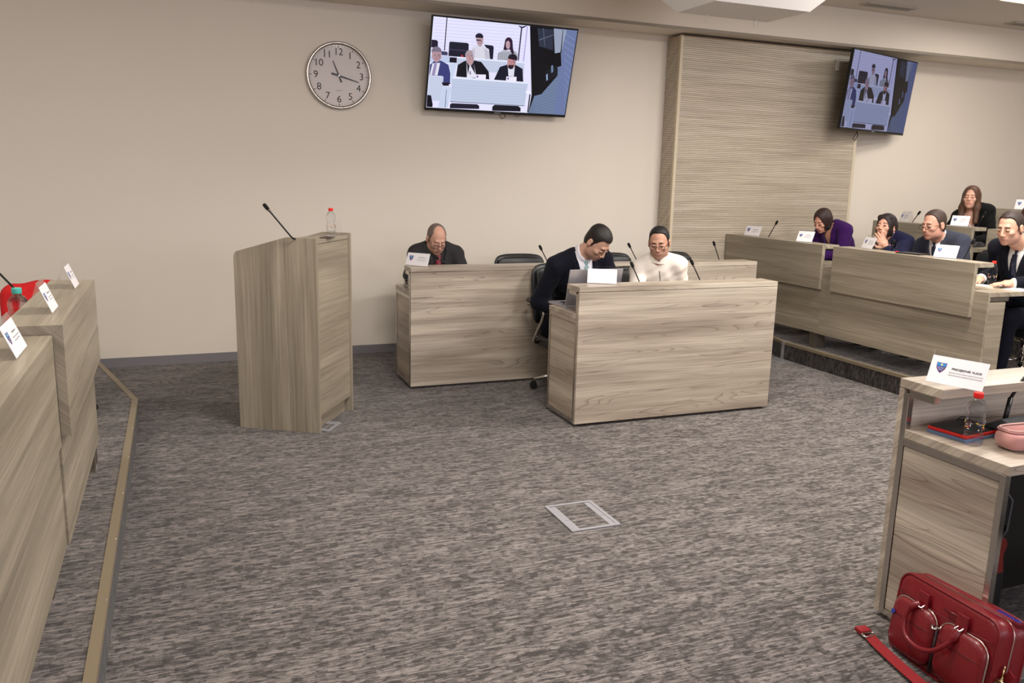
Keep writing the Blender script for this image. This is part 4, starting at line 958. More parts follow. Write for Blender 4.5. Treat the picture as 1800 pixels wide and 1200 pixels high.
def person(label, H, fa, pitch, S, hips, ta, elbL, wrL, elbR, wrR, build=1., hw=.175, roll=0, skin=(196, 148, 122), lips=(172, 118, 104),
           stub=None, hair='short', hair_c=(40, 32, 28), bald=0, wear='suit', jk=(24, 26, 38), shirt=(232, 228, 226), tie=None, glasses=None,
           floor=0., hs=1.0, eyes='down', fine_hands=False, brow=(45, 36, 32), hands='rest', hl=.090, up_s=.032, scarf=None, name='person', trousers=None, legs=True):
    H = np3(H); S = np3(S)+np3((0, 0, up_s)); hips = np3(hips)
    t = thing('person', label, 'person', (hips[0], hips[1], floor)); bpy.context.view_layer.update()
    # frames : columns right, forward, up
    f = np3((math.cos(fa)*math.cos(pitch), math.sin(fa)*math.cos(pitch), -math.sin(pitch))); r = np3((math.sin(fa), -math.cos(fa), 0)); u = np.cross(r, f)
    r, u = r*math.cos(roll)+u*math.sin(roll), u*math.cos(roll)-r*math.sin(roll)
    HR = np.stack([r, f, u], 1)
    tu = nrm(S-hips); tf = np3((math.cos(ta), math.sin(ta), 0)); tf = nrm(tf-tu*(tf@tu)); tr_ = np.cross(tf, tu); TR = np.stack([tr_, tf, tu], 1)
    h = lambda x, y, z: H+HR@np3((x, y, z))*hs
    T = lambda x, y, z: S+TR@np3((x, y, z))
    JL, JR = T(-hw, 0, -.01), T(hw, 0, -.01)          # shoulder joints, L = viewer-left when right vector points away... (person's left)
    elbL, wrL, elbR, wrR = map(np3, (elbL, wrL, elbR, wrR))
    pts = [H, S, hips, elbL, wrL, elbR, wrR]
    kneeL = hips+np3((tf[0], tf[1], 0))*.40-tr_*.10; kneeR = hips+np3((tf[0], tf[1], 0))*.40+tr_*.10
    kneeL[2] = kneeR[2] = floor+.47; hips_ = hips.copy()
    fl = np3((tf[0], tf[1], 0)); fl = fl/np.linalg.norm(fl)
    ankL = kneeL+fl*.03; ankR = kneeR+fl*.03; ankL[2] = ankR[2] = floor+.09
    if legs: pts += [kneeL, ankL, kneeR, ankR]
    lo = np.min(pts, 0)-.26; hi = np.max(pts, 0)+.26; lo[2] = floor+.0 if legs else hips[2]-.2
    hd = .135*hs; hf = [[(H[i]-hd, H[i]+hd)] for i in range(3)]
    if fine_hands:
        for wv in (wrL, wrR):
            if wv is None: continue
            for i in range(3): hf[i].append((wv[i]-.12, wv[i]+.12))
    hs_f = .0036
    xs, ys, zs = [axis(lo[i], hi[i], hf[i], .011, hs_f) for i in range(3)]
    F = Field(xs, ys, zs)
    # --- trunk
    def trunk(G, g=0., k=.03):
        G.ell(T(0, 0, 0)-tu*.12, (.168*build+g, .108*build+g, .185+g), TR, k)
        G.ell(hips+tu*.17, (.150*build+g, .118*build+g, .15+g), TR, k); G.ell(hips+tu*.03, (.168*build+g, .125*build+g, .12+g), TR, k)
        G.cone(T(-.04, -.02, .040), JL+tu*.008, .052+g, .056+g, k); G.cone(T(.04, -.02, .040), JR+tu*.008, .052+g, .056+g, k)
    def arm(G, J, e, w_, g=0., k=.02, a=.052, b=.042, c=.029):
        G.cone(J, e, a*build**.5+g, b*build**.5+g, k); G.cone(e, w_, b*build**.5+g, c+g, k)
    def leg(G, s_, kn, an, g=0.):
        G.cone(hips+tr_*s_*.09, kn, .085+g, .062+g, .03); G.cone(kn, an, .058+g, .040+g, .02)
    trunk(F); arm(F, JL, elbL, wrL); arm(F, JR, elbR, wrR)
    if legs: leg(F, -1, kneeL, ankL); leg(F, 1, kneeR, ankR)
    # --- neck + head
    fem = 'long' in hair or 'bob' in hair
    nb = T(0, -.005, .05); nt = h(0, -.02, -.07)
    F.cone(nb, nt, .048 if fem else .062, .046 if fem else .057, .03)
    q = lambda *a: tuple(x*hs for x in a)
    F.ell(h(0, -.015, .032), q(.073, .095, .088), HR, .02)
    F.ell(h(0, .024, -.030), q(.059 if not fem else .055, .066, .080), HR, .025)
    F.ell(h(0, .026, -.068), q(.049 if not fem else .041, .052, .040), HR, .025)     # jaw
    F.ell(h(0, .066, -.094), q(.023 if not fem else .018, .019, .018), HR, .02)      # chin
    if not fem:
        for s_ in (-1, 1): F.ell(h(s_*.046, .004, -.062), q(.017, .030, .032), HR, .02)
    F.cone(h(-.030, .0775, .027), h(.030, .0775, .027), .0085*hs, .0085*hs, .014)     # brow
    for s_ in (-1, 1):
        F.ell(h(s_*.040, .060, -.022), q(.019, .020, .017), HR, .018)
        F.ell(h(s_*.031, .097, .006), q(.014, .011, .0085), HR, .012, True)          # socket
        F.ell(h(s_*.030, .0825, .003), q(.0135, .009, .009), HR, .002)                # lids
        F.ell(h(s_*.0115, .096, -.036), q(.0075, .009, .0065), HR, .005)              # nostril wing
        F.ell(h(s_*.077, -.012, -.004), q(.009, .019, .032), HR, .006)                # ear
        F.ell(h(s_*.086, -.008, .002), q(.005, .010, .016), HR, .004, True)
    F.cone(h(0, .088, .016), h(0, .1065, -.029), .0060*hs, .0098*hs, .009)
    F.ell(h(0, .080, -.060), q(.028, .011, .016), HR, .016)
    F.ell(h(0, .0925, -.0585), q(.019, .0055, .0034), HR, .003); F.ell(h(0, .0915, -.0665), q(.016, .0058, .0042), HR, .003)
    F.ell(h(0, .101, -.0625), q(.020, .006, .0011), HR, .002, True)
    # --- hands
    def hand(w_, e, kind, s_):
        d = nrm(w_-e)
        if kind == 'chin': d = nrm(np3((-.45, .25, .75)))
        side = nrm(np.cross(d, (0, 0, 1))) if abs(d[2]) < .9 else np3((0, 1, 0)); up = np.cross(side, d)
        if kind == 'chin': side = nrm(np.cross(d, (-.6, -.8, 0))); up = np.cross(side, d)
        HRm = np.stack([side, d, up], 1); c = w_+d*.045
        F.cone(w_, c, .024, .026, .012); F.ell(w_+d*.055, (.040, .048, .015), HRm, .010)
        ln = (.062, .072, .068, .052); sp_ = (-.030, -.010, .010, .029)
        for a, b in zip(ln, sp_):
            p0 = w_+d*(.092-abs(b)*.3)+side*b*s_; bend = -.25 if kind == 'rest' else -.5
            p1 = p0+(d+up*bend*.6+side*b*2*s_)*a*.5; p2 = p1+(d*.85+up*bend*1.3)*a*.45
            F.cone(p0, p1, .0092, .0086, .004); F.cone(p1, p2, .0086, .0070, .003)
        p0 = w_+d*.03-side*.032*s_; p1 = p0+(d*.6-side*.8*s_)*.034; p2 = p1+(d*.95-side*.25*s_)*.030
        F.cone(p0, p1, .0115, .0105, .008); F.cone(p1, p2, .0105, .0085, .003)
    hand(wrL, elbL, hands if isinstance(hands, str) else hands[0], 1); hand(wrR, elbR, hands if isinstance(hands, str) else hands[1], -1)
    sk = skin_mat('skin %d %d %d' % skin, skin); lp = mat('lips %d %d %d' % lips, lips, .45); mats = [sk, lp]
    if stub: mats.append(mat('stubble %d %d %d' % stub, stub, .7))
    def mid(C):
        L_ = (C-H)@HR/hs; x, y, z = L_.T; m_ = np.zeros(len(C), int)
        if stub:
            b = (z < -.036+.25*np.maximum(0, .05-y)*-1+np.where(np.abs(x) > .04, .012, 0)) & (y > -.005) & (z > -.125) & (np.sqrt(x*x+y*y+(z+.03)**2) < .14)
            b &= ~((np.abs(x) < .022) & (z > -.046) & (y > .095)); m_[b] = 2
        l = (y > .088) & (np.abs(x) < .022) & (z < -.0535) & (z > -.0725); m_[l & (z < -.0545) & (z > -.0715) & (np.abs(x) < .019)] = 1
        return m_
    def fin(o):
        if o: o.matrix_parent_inverse = t.matrix_world.inverted()
        return o
    fin(F.mesh('body', mats, t, mid))
    # --- eyes
    for s_ in (-1, 1):
        if eyes == 'open':
            mb = MB(); mb.sphere(h(s_*.030, .0828, .001), .0092*hs, 12, 0); c = h(s_*.030, .0828, .001); dd = HR@nrm((-.25, 1, .1)); mb.sphere(c+dd*.0056*hs, .0055*hs, 8, 1); fin(mb.build('eye', [eye_w, iris], t))
        mb = MB()
        mb.tube([h(s_*(.017+.0055*k), .0925-.0006*k*k+(.001 if 0 < k < 5 else 0), -.0035+(.0015 if k in (0, 5) else -.0006)) for k in range(6)], [.0010*hs, .0019*hs, .0023*hs, .0023*hs, .0019*hs, .0010*hs], 6)
        fin(mb.build('eyelashes', mat('lashes', (38, 28, 24), .8), t))
        mb = MB(); th = .0056 if not fem else .0026
        mb.tube([h(s_*(.013+.008*k), .0905-.0018*k*k*.55, .0235+.0012*k-.0009*k*k*.5) for k in range(5)], [th*.8*hs, th*hs, th*hs, th*.8*hs, th*.4*hs], 6, flat=.7)
        fin(mb.build('eyebrow', mat('brow %d' % brow[0], brow, .9), t))
    # --- hair
    hm = mat('hair %d %d %d' % hair_c, hair_c, .55, noise=(90, .35), bump=(150, .6, .004))
    G = Field(*[axis(H[i]-.16*hs-(.02 if i < 2 else (.30 if 'long' in hair else .10)), H[i]+.17*hs, [], .005, .005) for i in range(3)])
    tk = {'short': .006, 'buzz': .002, 'flat': .011}.get(hair, .01); part_ = False
    G.ell(h(0, -.015, .032), q(.073, .095, .088), HR, .02); G.ell(h(0, .024, -.030), q(.059, .066, .080), HR, .025); G.ell(h(0, -.035, -.03), q(.056, .066, .060), HR, .03)
    lx, ly, lz = G.local(H, HR); lx, ly, lz = lx/f4(hs), ly/f4(hs), lz/f4(hs)
    if not fem:
        topf = np.clip((lz-.03)/.07, 0, 1); G.d = G.d-(.0030+tk*topf)*hs
        fr = hl
        zmin = np.interp(ly, [-.13, -.07, -.035, -.030, .006, .014, .030, .044, .056, .066, .12], [-.075, -.070, -.045, .022, .024, .004, .034, fr-.022, fr-.004, fr, fr+.01]).astype(f4)
        zmin = zmin+np.where(ly > .035, np.clip((np.abs(lx)-.022)/.03, 0, 1)*.012*(1 if not bald else 2), 0)-np.where(ly > .05, np.clip(.022-np.abs(lx), 0, 1)*.25, 0)
        if bald:
            G.d = np.maximum(G.d, -(np.sqrt((lx/.050)**2+((ly-.045)/.055)**2)-1)*.04*(1))
        sd = (np.abs(lx) > .05) & (ly > .004) & (ly < .018); zmin = np.where(sd, np.minimum(zmin, -.016), zmin)
        G.d = np.maximum(G.d, (zmin-lz)*.7*hs)
        G.d += (.0007*np.sin(lx*1500+ly*500)*np.sin(ly*1100+lz*300)).astype(f4)
    else:
        G.d = G.d-(.008+.006*np.clip((lz-.02)/.08, 0, 1))*hs
        if 'long' in hair:
            for s_ in (-1, 1):
                G.cone(h(s_*.058, -.020, .03), h(s_*.068, -.005, -.10), .028*hs, .034*hs, .03); G.cone(h(s_*.068, -.005, -.10), h(s_*.074, .020, -.25), .034*hs, .024*hs, .03)
            G.cone(h(0, -.06, .0), h(0, -.075, -.18), .062*hs, .050*hs, .03)
            oc, oh, ow = -.022, .112, .053
        elif hair == 'bob':
            for s_ in (-1, 1): G.cone(h(s_*.060, -.025, .03), h(s_*.066, -.020, -.080), .030*hs, .032*hs, .03); G.cone(h(s_*.066, -.025, -.075), h(s_*.082, -.055, -.115), .032*hs, .014*hs, .02)
            G.cone(h(0, -.05, .0), h(0, -.080, -.095), .062*hs, .045*hs, .03)
            oc, oh, ow = -.022, .108, .055
        else:
            for s_ in (-1, 1): G.cone(h(s_*.058, -.040, .02), h(s_*.062, -.045, -.050), .030*hs, .026*hs, .03)
            G.cone(h(0, -.06, .01), h(0, -.070, -.065), .060*hs, .042*hs, .03); G.cone(h(-.045, .050, .088), h(.040, .062, .080), .016*hs, .022*hs, .02)
            oc, oh, ow = -.030, .098, .056
        fo = np.sqrt((lx/ow)**2+((lz-oc)/oh)**2)-1
        G.d = np.maximum(G.d, -np.maximum(fo*.05, .010-ly))
        neckd = np.sqrt(lx**2+(ly+.01)**2)-.044
        G.d = np.maximum(G.d, -np.maximum(neckd, lz+.07)).astype(f4)
        G.d += (.0010*np.sin(np.arctan2(lx, -ly-.02)*70+lz*20)).astype(f4)
    fin(G.mesh('hair', hm, t))
    # --- glasses
    if glasses:
        gm = mat('glasses frame', glasses, .35); mb = MB()
        dz = -.004
        for s_ in (-1, 1):
            mb.tube([h(s_*.033+x, .104, z+dz-.004) for x, z in rounded(.0225, .0155, 5, 3.5)], .0016*hs, 6, closed=True)
            mb.tube([h(s_*.056, .103, .006+dz), h(s_*.070, .075, .008+dz), h(s_*.080, .0, .010)], .0018*hs, 6)
        mb.tube([h(-.011, .106, .001+dz), h(0, .110, .003+dz), h(.011, .106, .001+dz)], .0016*hs, 6); fin(mb.build('glasses', gm, t))
    # --- clothes
    B = Field(*[axis(lo[i], hi[i], [(S[i]-.22, S[i]+.22)], .014, .0055) for i in range(3)])
    trunk(B, 0., .03); arm(B, JL, elbL, wrL-(nrm(wrL-elbL))*.005); arm(B, JR, elbR, wrR-(nrm(wrR-elbR))*.005)
    X, Y, Z = B.local(S, TR)
    N_ = Field(*B.ax); N_.cone(nb-(nt-nb)*.6, nt, .058, .055, .0)
    neck = N_.d; na_ = nrm(nt-nb); tpn = ((B.ax[0][:, None, None]-f4(nb[0]))*f4(na_[0])+(B.ax[1][None, :, None]-f4(nb[1]))*f4(na_[1])+(B.ax[2][None, None, :]-f4(nb[2]))*f4(na_[2]))
    wr = [np.maximum(0, 1)]*2
    def wristcut(d, back):
        for e, w_ in ((elbL, wrL), (elbR, wrR)):
            dn = nrm(w_-e); p = w_-dn*back
            gx = (B.ax[0][:, None, None]-f4(p[0]))*f4(dn[0])+(B.ax[1][None, :, None]-f4(p[1]))*f4(dn[1])+(B.ax[2][None, None, :]-f4(p[2]))*f4(dn[2])
            rr = (B.ax[0][:, None, None]-f4(p[0]))**2+(B.ax[1][None, :, None]-f4(p[1]))**2+(B.ax[2][None, None, :]-f4(p[2]))**2
            d = np.where(rr < .0075, np.maximum(d, gx), d)
        return d
    wrinkle = (.0022*np.sin(X*52+Z*38)*np.sin(Z*61-X*15)).astype(f4)
    def V(zb, wt, top=.03): return np.abs(X)-np.clip((Z-zb)/(top-zb), 0, 1.15)*wt
    if wear in ('suit', 'woman'):
        jm = mat('jacket %d %d %d' % jk, jk, .85, noise=(120, .10), bump=(300, .12, .001), spec=.2, sheen=.04)
        zb = -.27 if wear == 'suit' else -.20
        d = B.d-.017+wrinkle; vv = np.maximum(V(zb, .058), -Y)
        d = np.maximum(d, -np.maximum(vv, -(Z-zb))); d = np.maximum(d, -np.maximum(neck-.016, -(tpn+.015))); d = wristcut(d, .012)
        fin(B.mesh('jacket', jm, t, d=d.astype(f4)))
        lap_ = np.maximum(np.maximum(B.d-.0225, -(B.d-.010)), np.maximum(np.maximum(-V(zb, .058), V(zb, .058)-.040*np.clip((Z-zb)/.2, .05, 1)), np.maximum(-Y, np.maximum(zb-Z, Z-.06)))); lap_ = np.maximum(lap_, -np.maximum(neck-.018, -(tpn+.015)))
        fin(B.mesh('lapel', jm, t, d=lap_.astype(f4)))
    sm_ = mat('shirt %d %d %d' % shirt, shirt, .75, noise=(30, .03), bump=(260, .1, .001))
    g = .009 if wear != 'shirt' else .016
    d = B.d-g+(wrinkle*1.4 if wear == 'shirt' else 0); d = np.maximum(d, -np.maximum(neck-.006, -(tpn+.01))); d = wristcut(d, -.004 if wear != 'shirt' else .01)
    if wear == 'woman': d = np.maximum(d, -np.maximum(np.maximum(V(-.10, .06), -(Z+.10)), -Y))
    fin(B.mesh('shirt' if wear != 'woman' else 'blouse', sm_, t, d=d.astype(f4)))
    if wear in ('suit', 'shirt'):
        na = nrm(nt-nb); tpar = ((B.ax[0][:, None, None]-f4(nb[0]))*f4(na[0])+(B.ax[1][None, :, None]-f4(nb[1]))*f4(na[1])+(B.ax[2][None, None, :]-f4(nb[2]))*f4(na[2]))
        hc = .062 if wear == 'suit' else .058
        c_ = np.maximum(np.maximum(neck-.0155, -(neck-.004)), np.maximum(-(tpar+.01), tpar-hc+np.clip(Y, 0, .1)*.35)); c_ = np.maximum(c_, -np.maximum(np.abs(X)-np.clip((tpar-.0)*.30, 0, .03), -Y))
        fin(B.mesh('collar', sm_, t, d=c_.astype(f4)))
    if wear == 'shirt':
        pl = np.maximum(np.maximum(B.d-.0195, -(B.d-.008)), np.maximum(np.abs(X)-.0042, np.maximum(-Y, np.maximum(-.20-Z, Z-.02)))); fin(B.mesh('placket', mat('placket shade', (120, 108, 98), .8), t, d=pl.astype(f4)))
    if tie:
        tm = mat('tie %d %d %d' % tie, tie, .55)
        td = np.maximum(np.maximum(B.d-.0175, -(B.d-.006)), np.maximum(np.abs(X)-(.020+np.clip(-Z, 0, .4)*.07), np.maximum(-Y, np.maximum(-.34-Z, Z-.02)))); 
        kn = Field(*B.ax); kc = nb+tf*.066-tu*.006; kn.ell(kc, (.019, .014, .019), TR, 0); kn.cone(kc, T(0, .112*build+.004, -.055), .013, .015, .01); kn.cone(T(0, .112*build+.004, -.055), T(0, .122*build, -.12), .014, .012, .01); td = np.minimum(td, kn.d)
        fin(B.mesh('tie', tm, t, d=td.astype(f4)))
    if scarf:
        na = nrm(nt-nb); tp = ((B.ax[0][:, None, None]-f4(nb[0]))*f4(na[0])+(B.ax[1][None, :, None]-f4(nb[1]))*f4(na[1])+(B.ax[2][None, None, :]-f4(nb[2]))*f4(na[2]))
        c_ = np.maximum(np.maximum(neck-.028, -(neck-.004)), np.maximum(-(tp+.03), tp-.055)); c2 = np.maximum(np.maximum(B.d-.032, -(B.d-.006)), np.maximum(np.abs(X)-.075, np.maximum(-Y, np.maximum(-.22-Z, Z-.05))))
        fin(B.mesh('scarf', scarf, t, d=np.minimum(c_, c2).astype(f4)))
    if legs:
        tm = mat('trousers %d' % (trousers or jk)[0], trousers or jk, .85, spec=.2, bump=(200, .15, .001))
        Q = Field(*[axis(lo[i], hi[i], [], .014, .014) for i in range(3)]); Q.ell(hips+tu*.02, (.178*build, .137*build, .12), TR, .03); leg(Q, -1, kneeL, ankL, .014); leg(Q, 1, kneeR, ankR, .014)
        fin(Q.mesh('trousers', tm, t))
        for an in (ankL, ankR):
            mb = MB(); M_ = Matrix.Rotation(math.atan2(fl[1], fl[0])-PI/2, 4, 'Z'); c = an+fl*.07; mb.sphere((c[0], c[1], floor+.045), (.042, .13, .044), 14, M=M_); fin(mb.build('shoe', mat('black shoe', (18, 16, 16), .35), t))
    return t, h, T, HR, TR
DOWN = -PI/2
def ring_cloth():
    m = bpy.data.materials.new('black cloth with pale and red rings'); m.use_nodes = True; N = m.node_tree.nodes; L = m.node_tree.links; b = N['Principled BSDF']
    tc = N.new('ShaderNodeTexCoord'); v = N.new('ShaderNodeTexVoronoi'); v.inputs['Scale'].default_value = 26; L.new(tc.outputs['Object'], v.inputs['Vector'])
    r = N.new('ShaderNodeValToRGB'); e = r.color_ramp.elements; e[0].position = 0; e[0].color = rgb(30, 24, 32); e[1].position = 1; e[1].color = rgb(26, 22, 30)
    for p_, c in ((.34, rgb(30, 24, 32)), (.38, rgb(210, 190, 196)), (.46, rgb(170, 60, 70)), (.50, rgb(28, 22, 30))): q = e.new(p_); q.color = c
    L.new(v.outputs['Distance'], r.inputs[0]); L.new(r.outputs['Color'], b.inputs['Base Color']); b.inputs['Roughness'].default_value = .7; return m
def arms_default(S, ta, hw=.175, z=None, fw=.20):
    """elbows beside the ribs, wrists forward on the worktop"""
    f = np3((math.cos(ta), math.sin(ta), 0)); r = np3((math.sin(ta), -math.cos(ta), 0)); S = np3(S)
    eL = S-r*(hw+.06)+f*.06; eR = S+r*(hw+.06)+f*.06; wL = S-r*.09+f*(.06+fw); wR = S+r*.09+f*(.06+fw)
    eL[2] = eR[2] = z+.05; wL[2] = wR[2] = z+.03
    return eL, wL, eR, wR

# M1 balding man, dark suit, dark shirt, red tie
S = (1.945, 6.47, .915); a = arms_default(S, DOWN-.05, .16, z=wz, fw=.12)
person('balding man with glasses, dark suit and dark red tie at the back desk', (1.926, 6.395, 1.068), DOWN+.06, .50, S, (1.94, 6.60, .47), DOWN-.05, *a, hw=.160, build=.92,
       hair='buzz', hair_c=(112, 98, 90), bald=.020, skin=(206, 158, 136), jk=(50, 48, 49), shirt=(24, 23, 26), tie=(122, 34, 48), glasses=(36, 26, 26), brow=(120, 104, 96), stub=(192, 148, 128), hs=.97, hl=.098)
# M2 navy suit at the laptop, head bowed
S = (2.655, 5.29, .955); a = ((2.93, 5.22, .76), (2.78, 5.08, .765), (2.375, 5.36, .70), (2.53, 5.24, .64))
person('dark-haired man in navy suit bowing his head over the laptop', (2.712, 5.145, 1.135), DOWN+.42, .80, S, (2.68, 5.56, .47), DOWN+.10, *a, hw=.195, hair='flat', hair_c=(28, 22, 20),
       skin=(196, 152, 130), jk=(13, 14, 26), shirt=(226, 222, 228), tie=(132, 160, 160), brow=(34, 26, 24), stub=(176, 134, 114), hs=.97, hl=.080, build=1.05)
# M3 cream shirt
S = (3.33, 5.33, .905); a = ((3.10, 5.25, .70), (3.18, 5.02, wz+.04), (3.55, 5.32, .72), (3.44, 5.06, wz+.04))
a = (a[2], a[3], a[0], a[1])
person('man in cream band-collar shirt with glasses low on his nose', (3.293, 5.28, 1.118), -2.25, .22, S, (3.52, 5.54, .47), -2.05, *a, hw=.145, roll=-.05, hair='short', hair_c=(26, 22, 22), skin=(198, 150, 126),
       wear='shirt', shirt=(236, 226, 214), glasses=(60, 22, 22), brow=(26, 20, 18), stub=(172, 130, 110), hs=.97, hl=.100, build=.84, eyes='down', trousers=(40, 40, 48))
PW = pw
LEFT = PI
# W1 purple jacket
S = (5.90, 6.34, 1.095); a = arms_default(S, LEFT, .15, PW, .14)
person('woman in purple jacket with dark shoulder-length hair reading', (5.80, 6.385, 1.222), LEFT+.18, .42, S, (6.16, 6.27, .62), LEFT, *a, hw=.150, hair='bob', hair_c=(48, 30, 26), skin=(206, 152, 130), lips=(166, 88, 88),
       wear='woman', jk=(56, 20, 82), shirt=(40, 26, 34), floor=PZ, build=.92, hs=.92, brow=(60, 40, 34))
# W2 navy jacket, hand at chin
S = (5.88, 5.60, 1.045); a = ((5.64, 5.28, PW+.07), (5.63, 5.41, 1.045), (5.90, 5.80, .90), (5.62, 5.72, PW+.03))
person('woman in navy jacket resting her chin on her raised fingers', (5.80, 5.605, 1.212), LEFT+.32, -.22, S, (6.14, 5.55, .62), LEFT, *a, hw=.155, hair='shortbob', hair_c=(36, 24, 22), skin=(212, 160, 136), lips=(172, 96, 86),
       wear='woman', jk=(20, 21, 52), shirt=(34, 26, 34), floor=PZ, eyes='open', scarf=ring_cloth(), hands=('chin', 'rest'), fine_hands=True, brow=(60, 44, 38), hs=.95)
# M4 grey suit
S = (5.93, 5.12, 1.075); a = arms_default(S, LEFT, .18, PW, .12)
person('man in grey suit with dark glasses seen nearly in profile', (5.80, 5.105, 1.262), LEFT+.0, .14, S, (6.18, 5.05, .62), LEFT, *a, hw=.185, hair='short', hair_c=(62, 48, 42), skin=(204, 152, 130), jk=(56, 59, 72), shirt=(228, 228, 230),
       tie=(26, 30, 48), glasses=(28, 34, 44), floor=PZ, brow=(80, 64, 54), stub=(188, 138, 118), build=1.06, hs=1.0, hl=.100)
# M5 navy suit, right edge
S = (5.80, 4.29, 1.085); a = ((5.88, 4.55, .93), (5.56, 4.42, .905), (5.86, 3.99, .93), (5.56, 4.16, .905)); a = (a[2], a[3], a[0], a[1])
person('man in dark navy suit and tie with hands on the desk at the right edge', (5.62, 4.285, 1.290), LEFT+.16, .20, S, (6.02, 4.36, .62), LEFT+.1, *a, hw=.19, hair='short', hair_c=(50, 38, 34), skin=(206, 158, 134), jk=(13, 14, 25), shirt=(214, 214, 210),
       tie=(18, 22, 44), floor=PZ, brow=(50, 38, 34), stub=(184, 140, 120), hs=1.0, hl=.092, fine_hands=True, build=1.08)
# W3 black jacket, long hair
GW = gw
S = (7.32, 6.00, 1.285); a = arms_default(S, LEFT+.3, .15, GW, .14)
person('woman in black jacket with long light brown hair in the second row', (7.25, 5.985, 1.472), LEFT+.52, -.10, S, (7.56, 5.92, .78), LEFT+.3, *a, hw=.135, hair='long', hair_c=(84, 56, 40), skin=(214, 164, 142), lips=(182, 112, 100),
       wear='woman', jk=(9, 9, 10), shirt=(228, 208, 206), floor=2*PZ, build=.92, brow=(84, 62, 50), hs=.93)
# W9 at the edge
S = (7.40, 5.33, 1.14); a = arms_default(S, LEFT, .15, GW, .14)
person('brown-haired person mostly hidden behind the man in navy at the right edge', (7.32, 5.385, 1.31), LEFT+.4, .2, S, (7.56, 5.33, .78), LEFT, *a, hw=.15, hair='long', hair_c=(74, 42, 32), skin=(206, 156, 134),
       wear='woman', jk=(206, 214, 196), shirt=(206, 214, 196), floor=2*PZ, build=.9)
# ================================================================ red garment over the left chair
redc = mat('red cloth', (196, 22, 26), .85, noise=(14, .12), bump=(30, .5, .01))
F = Field(axis(-1.05, -.40, [], .009, .009), axis(5.25, 5.65, [], .009, .009), axis(.45, 1.0, [], .009, .009))
F.ell((-.72, 5.47, .72), (.20, .065, .20), None, 0); F.cone((-.88, 5.47, .855), (-.56, 5.47, .85), .045, .045, .03); F.cone((-.90, 5.45, .84), (-.905, 5.42, .62), .05, .045, .03); F.cone((-.54, 5.45, .84), (-.535, 5.42, .62), .05, .045, .03)
F.cone((-.86, 5.40, .87), (-.72, 5.375, .74), .018, .016, .02); F.cone((-.58, 5.40, .87), (-.72, 5.375, .74), .018, .016, .02)
X, Y, Z = F.local((0, 0, 0), np.eye(3)); F.d = (F.d+.005*np.sin(X*45+Z*9)*np.sin(Z*14)).astype(f4)
root = thing('red_jacket', 'bright red garment draped over the chair back at the left edge', 'jacket', (-.72, 5.46, .52)); bpy.context.view_layer.update()
o = F.mesh('cloth', redc, root); o.matrix_parent_inverse = root.matrix_world.inverted()

# ================================================================ red leather briefcase
red = mat('red leather', (112, 12, 22), .42, coat=.12, noise=(5, .14), bump=(60, .35, .003)); redd = mat('dark red leather', (92, 12, 20), .42, bump=(60, .3, .002))
strapm = mat('red webbing', (136, 18, 26), .8, bump=(500, .4, .001)); brass = mat('pale brass', (196, 176, 130), .25, 1.); zipm = mat('zip tape', (44, 30, 34), .5); zipt = mat('zip teeth', (190, 170, 160), .3, .9)
BL_ = .42; BH = .285; BD = .12
bag = thing('briefcase', 'red leather briefcase leaning against the lower right desk', 'bag', (2.215, 1.75, .0), -.12)
# local frame: x depth away from viewer side, y length, z height ; leaning back
LM = Matrix.Rotation(.16, 4, 'Y') @ Matrix.Rotation(-.05, 4, 'X')
def bagp(u, v, d): return LM @ Vector((d, (.5-u)*BL_, v*BH))   # u 0..1 left to right in view, v height, d depth from front
def rr_poly(w_, h_, r_, n=5):
    pts = []
    for cx, cy, a0 in ((w_-r_, h_-r_, 0), (-w_+r_, h_-r_, PI/2), (-w_+r_, r_, PI), (w_-r_, r_, 1.5*PI)):
        for k in range(n+1): a = a0+PI/2*k/n; pts.append((cx+r_*math.cos(a), cy+r_*math.sin(a)))
    return pts
def bagshell(nm, prof, m_, w0, h0, zoff=0, yoff=0, par=bag):
    mb = MB(); v = []; n = None
    for d, ins in prof:
        pl = rr_poly(w0/2-ins, h0-2*ins, .045); n = len(pl)
        for y, z in pl:
            bul = .012*math.cos(min(1, abs(y)/(w0/2))*PI/2)*math.sin(max(0, min(1, z/h0))*PI)*(1 if d > .06 else -1)
            v.append(LM @ Vector((d+bul, -y+yoff, z+ins+zoff)))
    k = len(prof)-1
    fs = [(i*n+j, i*n+(j+1) % n, (i+1)*n+(j+1) % n, (i+1)*n+j) for i in range(k) for j in range(n)]
    mb.add(v, fs, 0, True); mb.add(v, [tuple(reversed(range(n))), tuple(k*n+j for j in range(n))], 0, True)
    return mb.build(nm, m_, par)
bagshell('body', [(.0, .016), (.004, .005), (.012, 0), (.055, 0), (.060, .006), (.066, .006), (.070, 0), (.108, 0), (.118, .006), (.121, .018)], red, BL_, BH)
def loop(nm, w_, h_, d, r, m_, yo=0, zo=0, ins=0):
    mb = MB(); pl = rr_poly(w_/2, h_, .045); mb.tube([LM @ Vector((d, -y+yo, z+zo)) for y, z in pl], r, 6, closed=True); return mb.build(nm, m_, bag)
loop('front_piping', BL_-.006, BH-.006, .004, .0042, red, 0, .003)
loop('back_piping', BL_-.004, BH-.004, .114, .0040, red, 0, .002)
loop('main_zip', BL_-.012, BH-.010, .063, .0035, zipt, 0, .005)
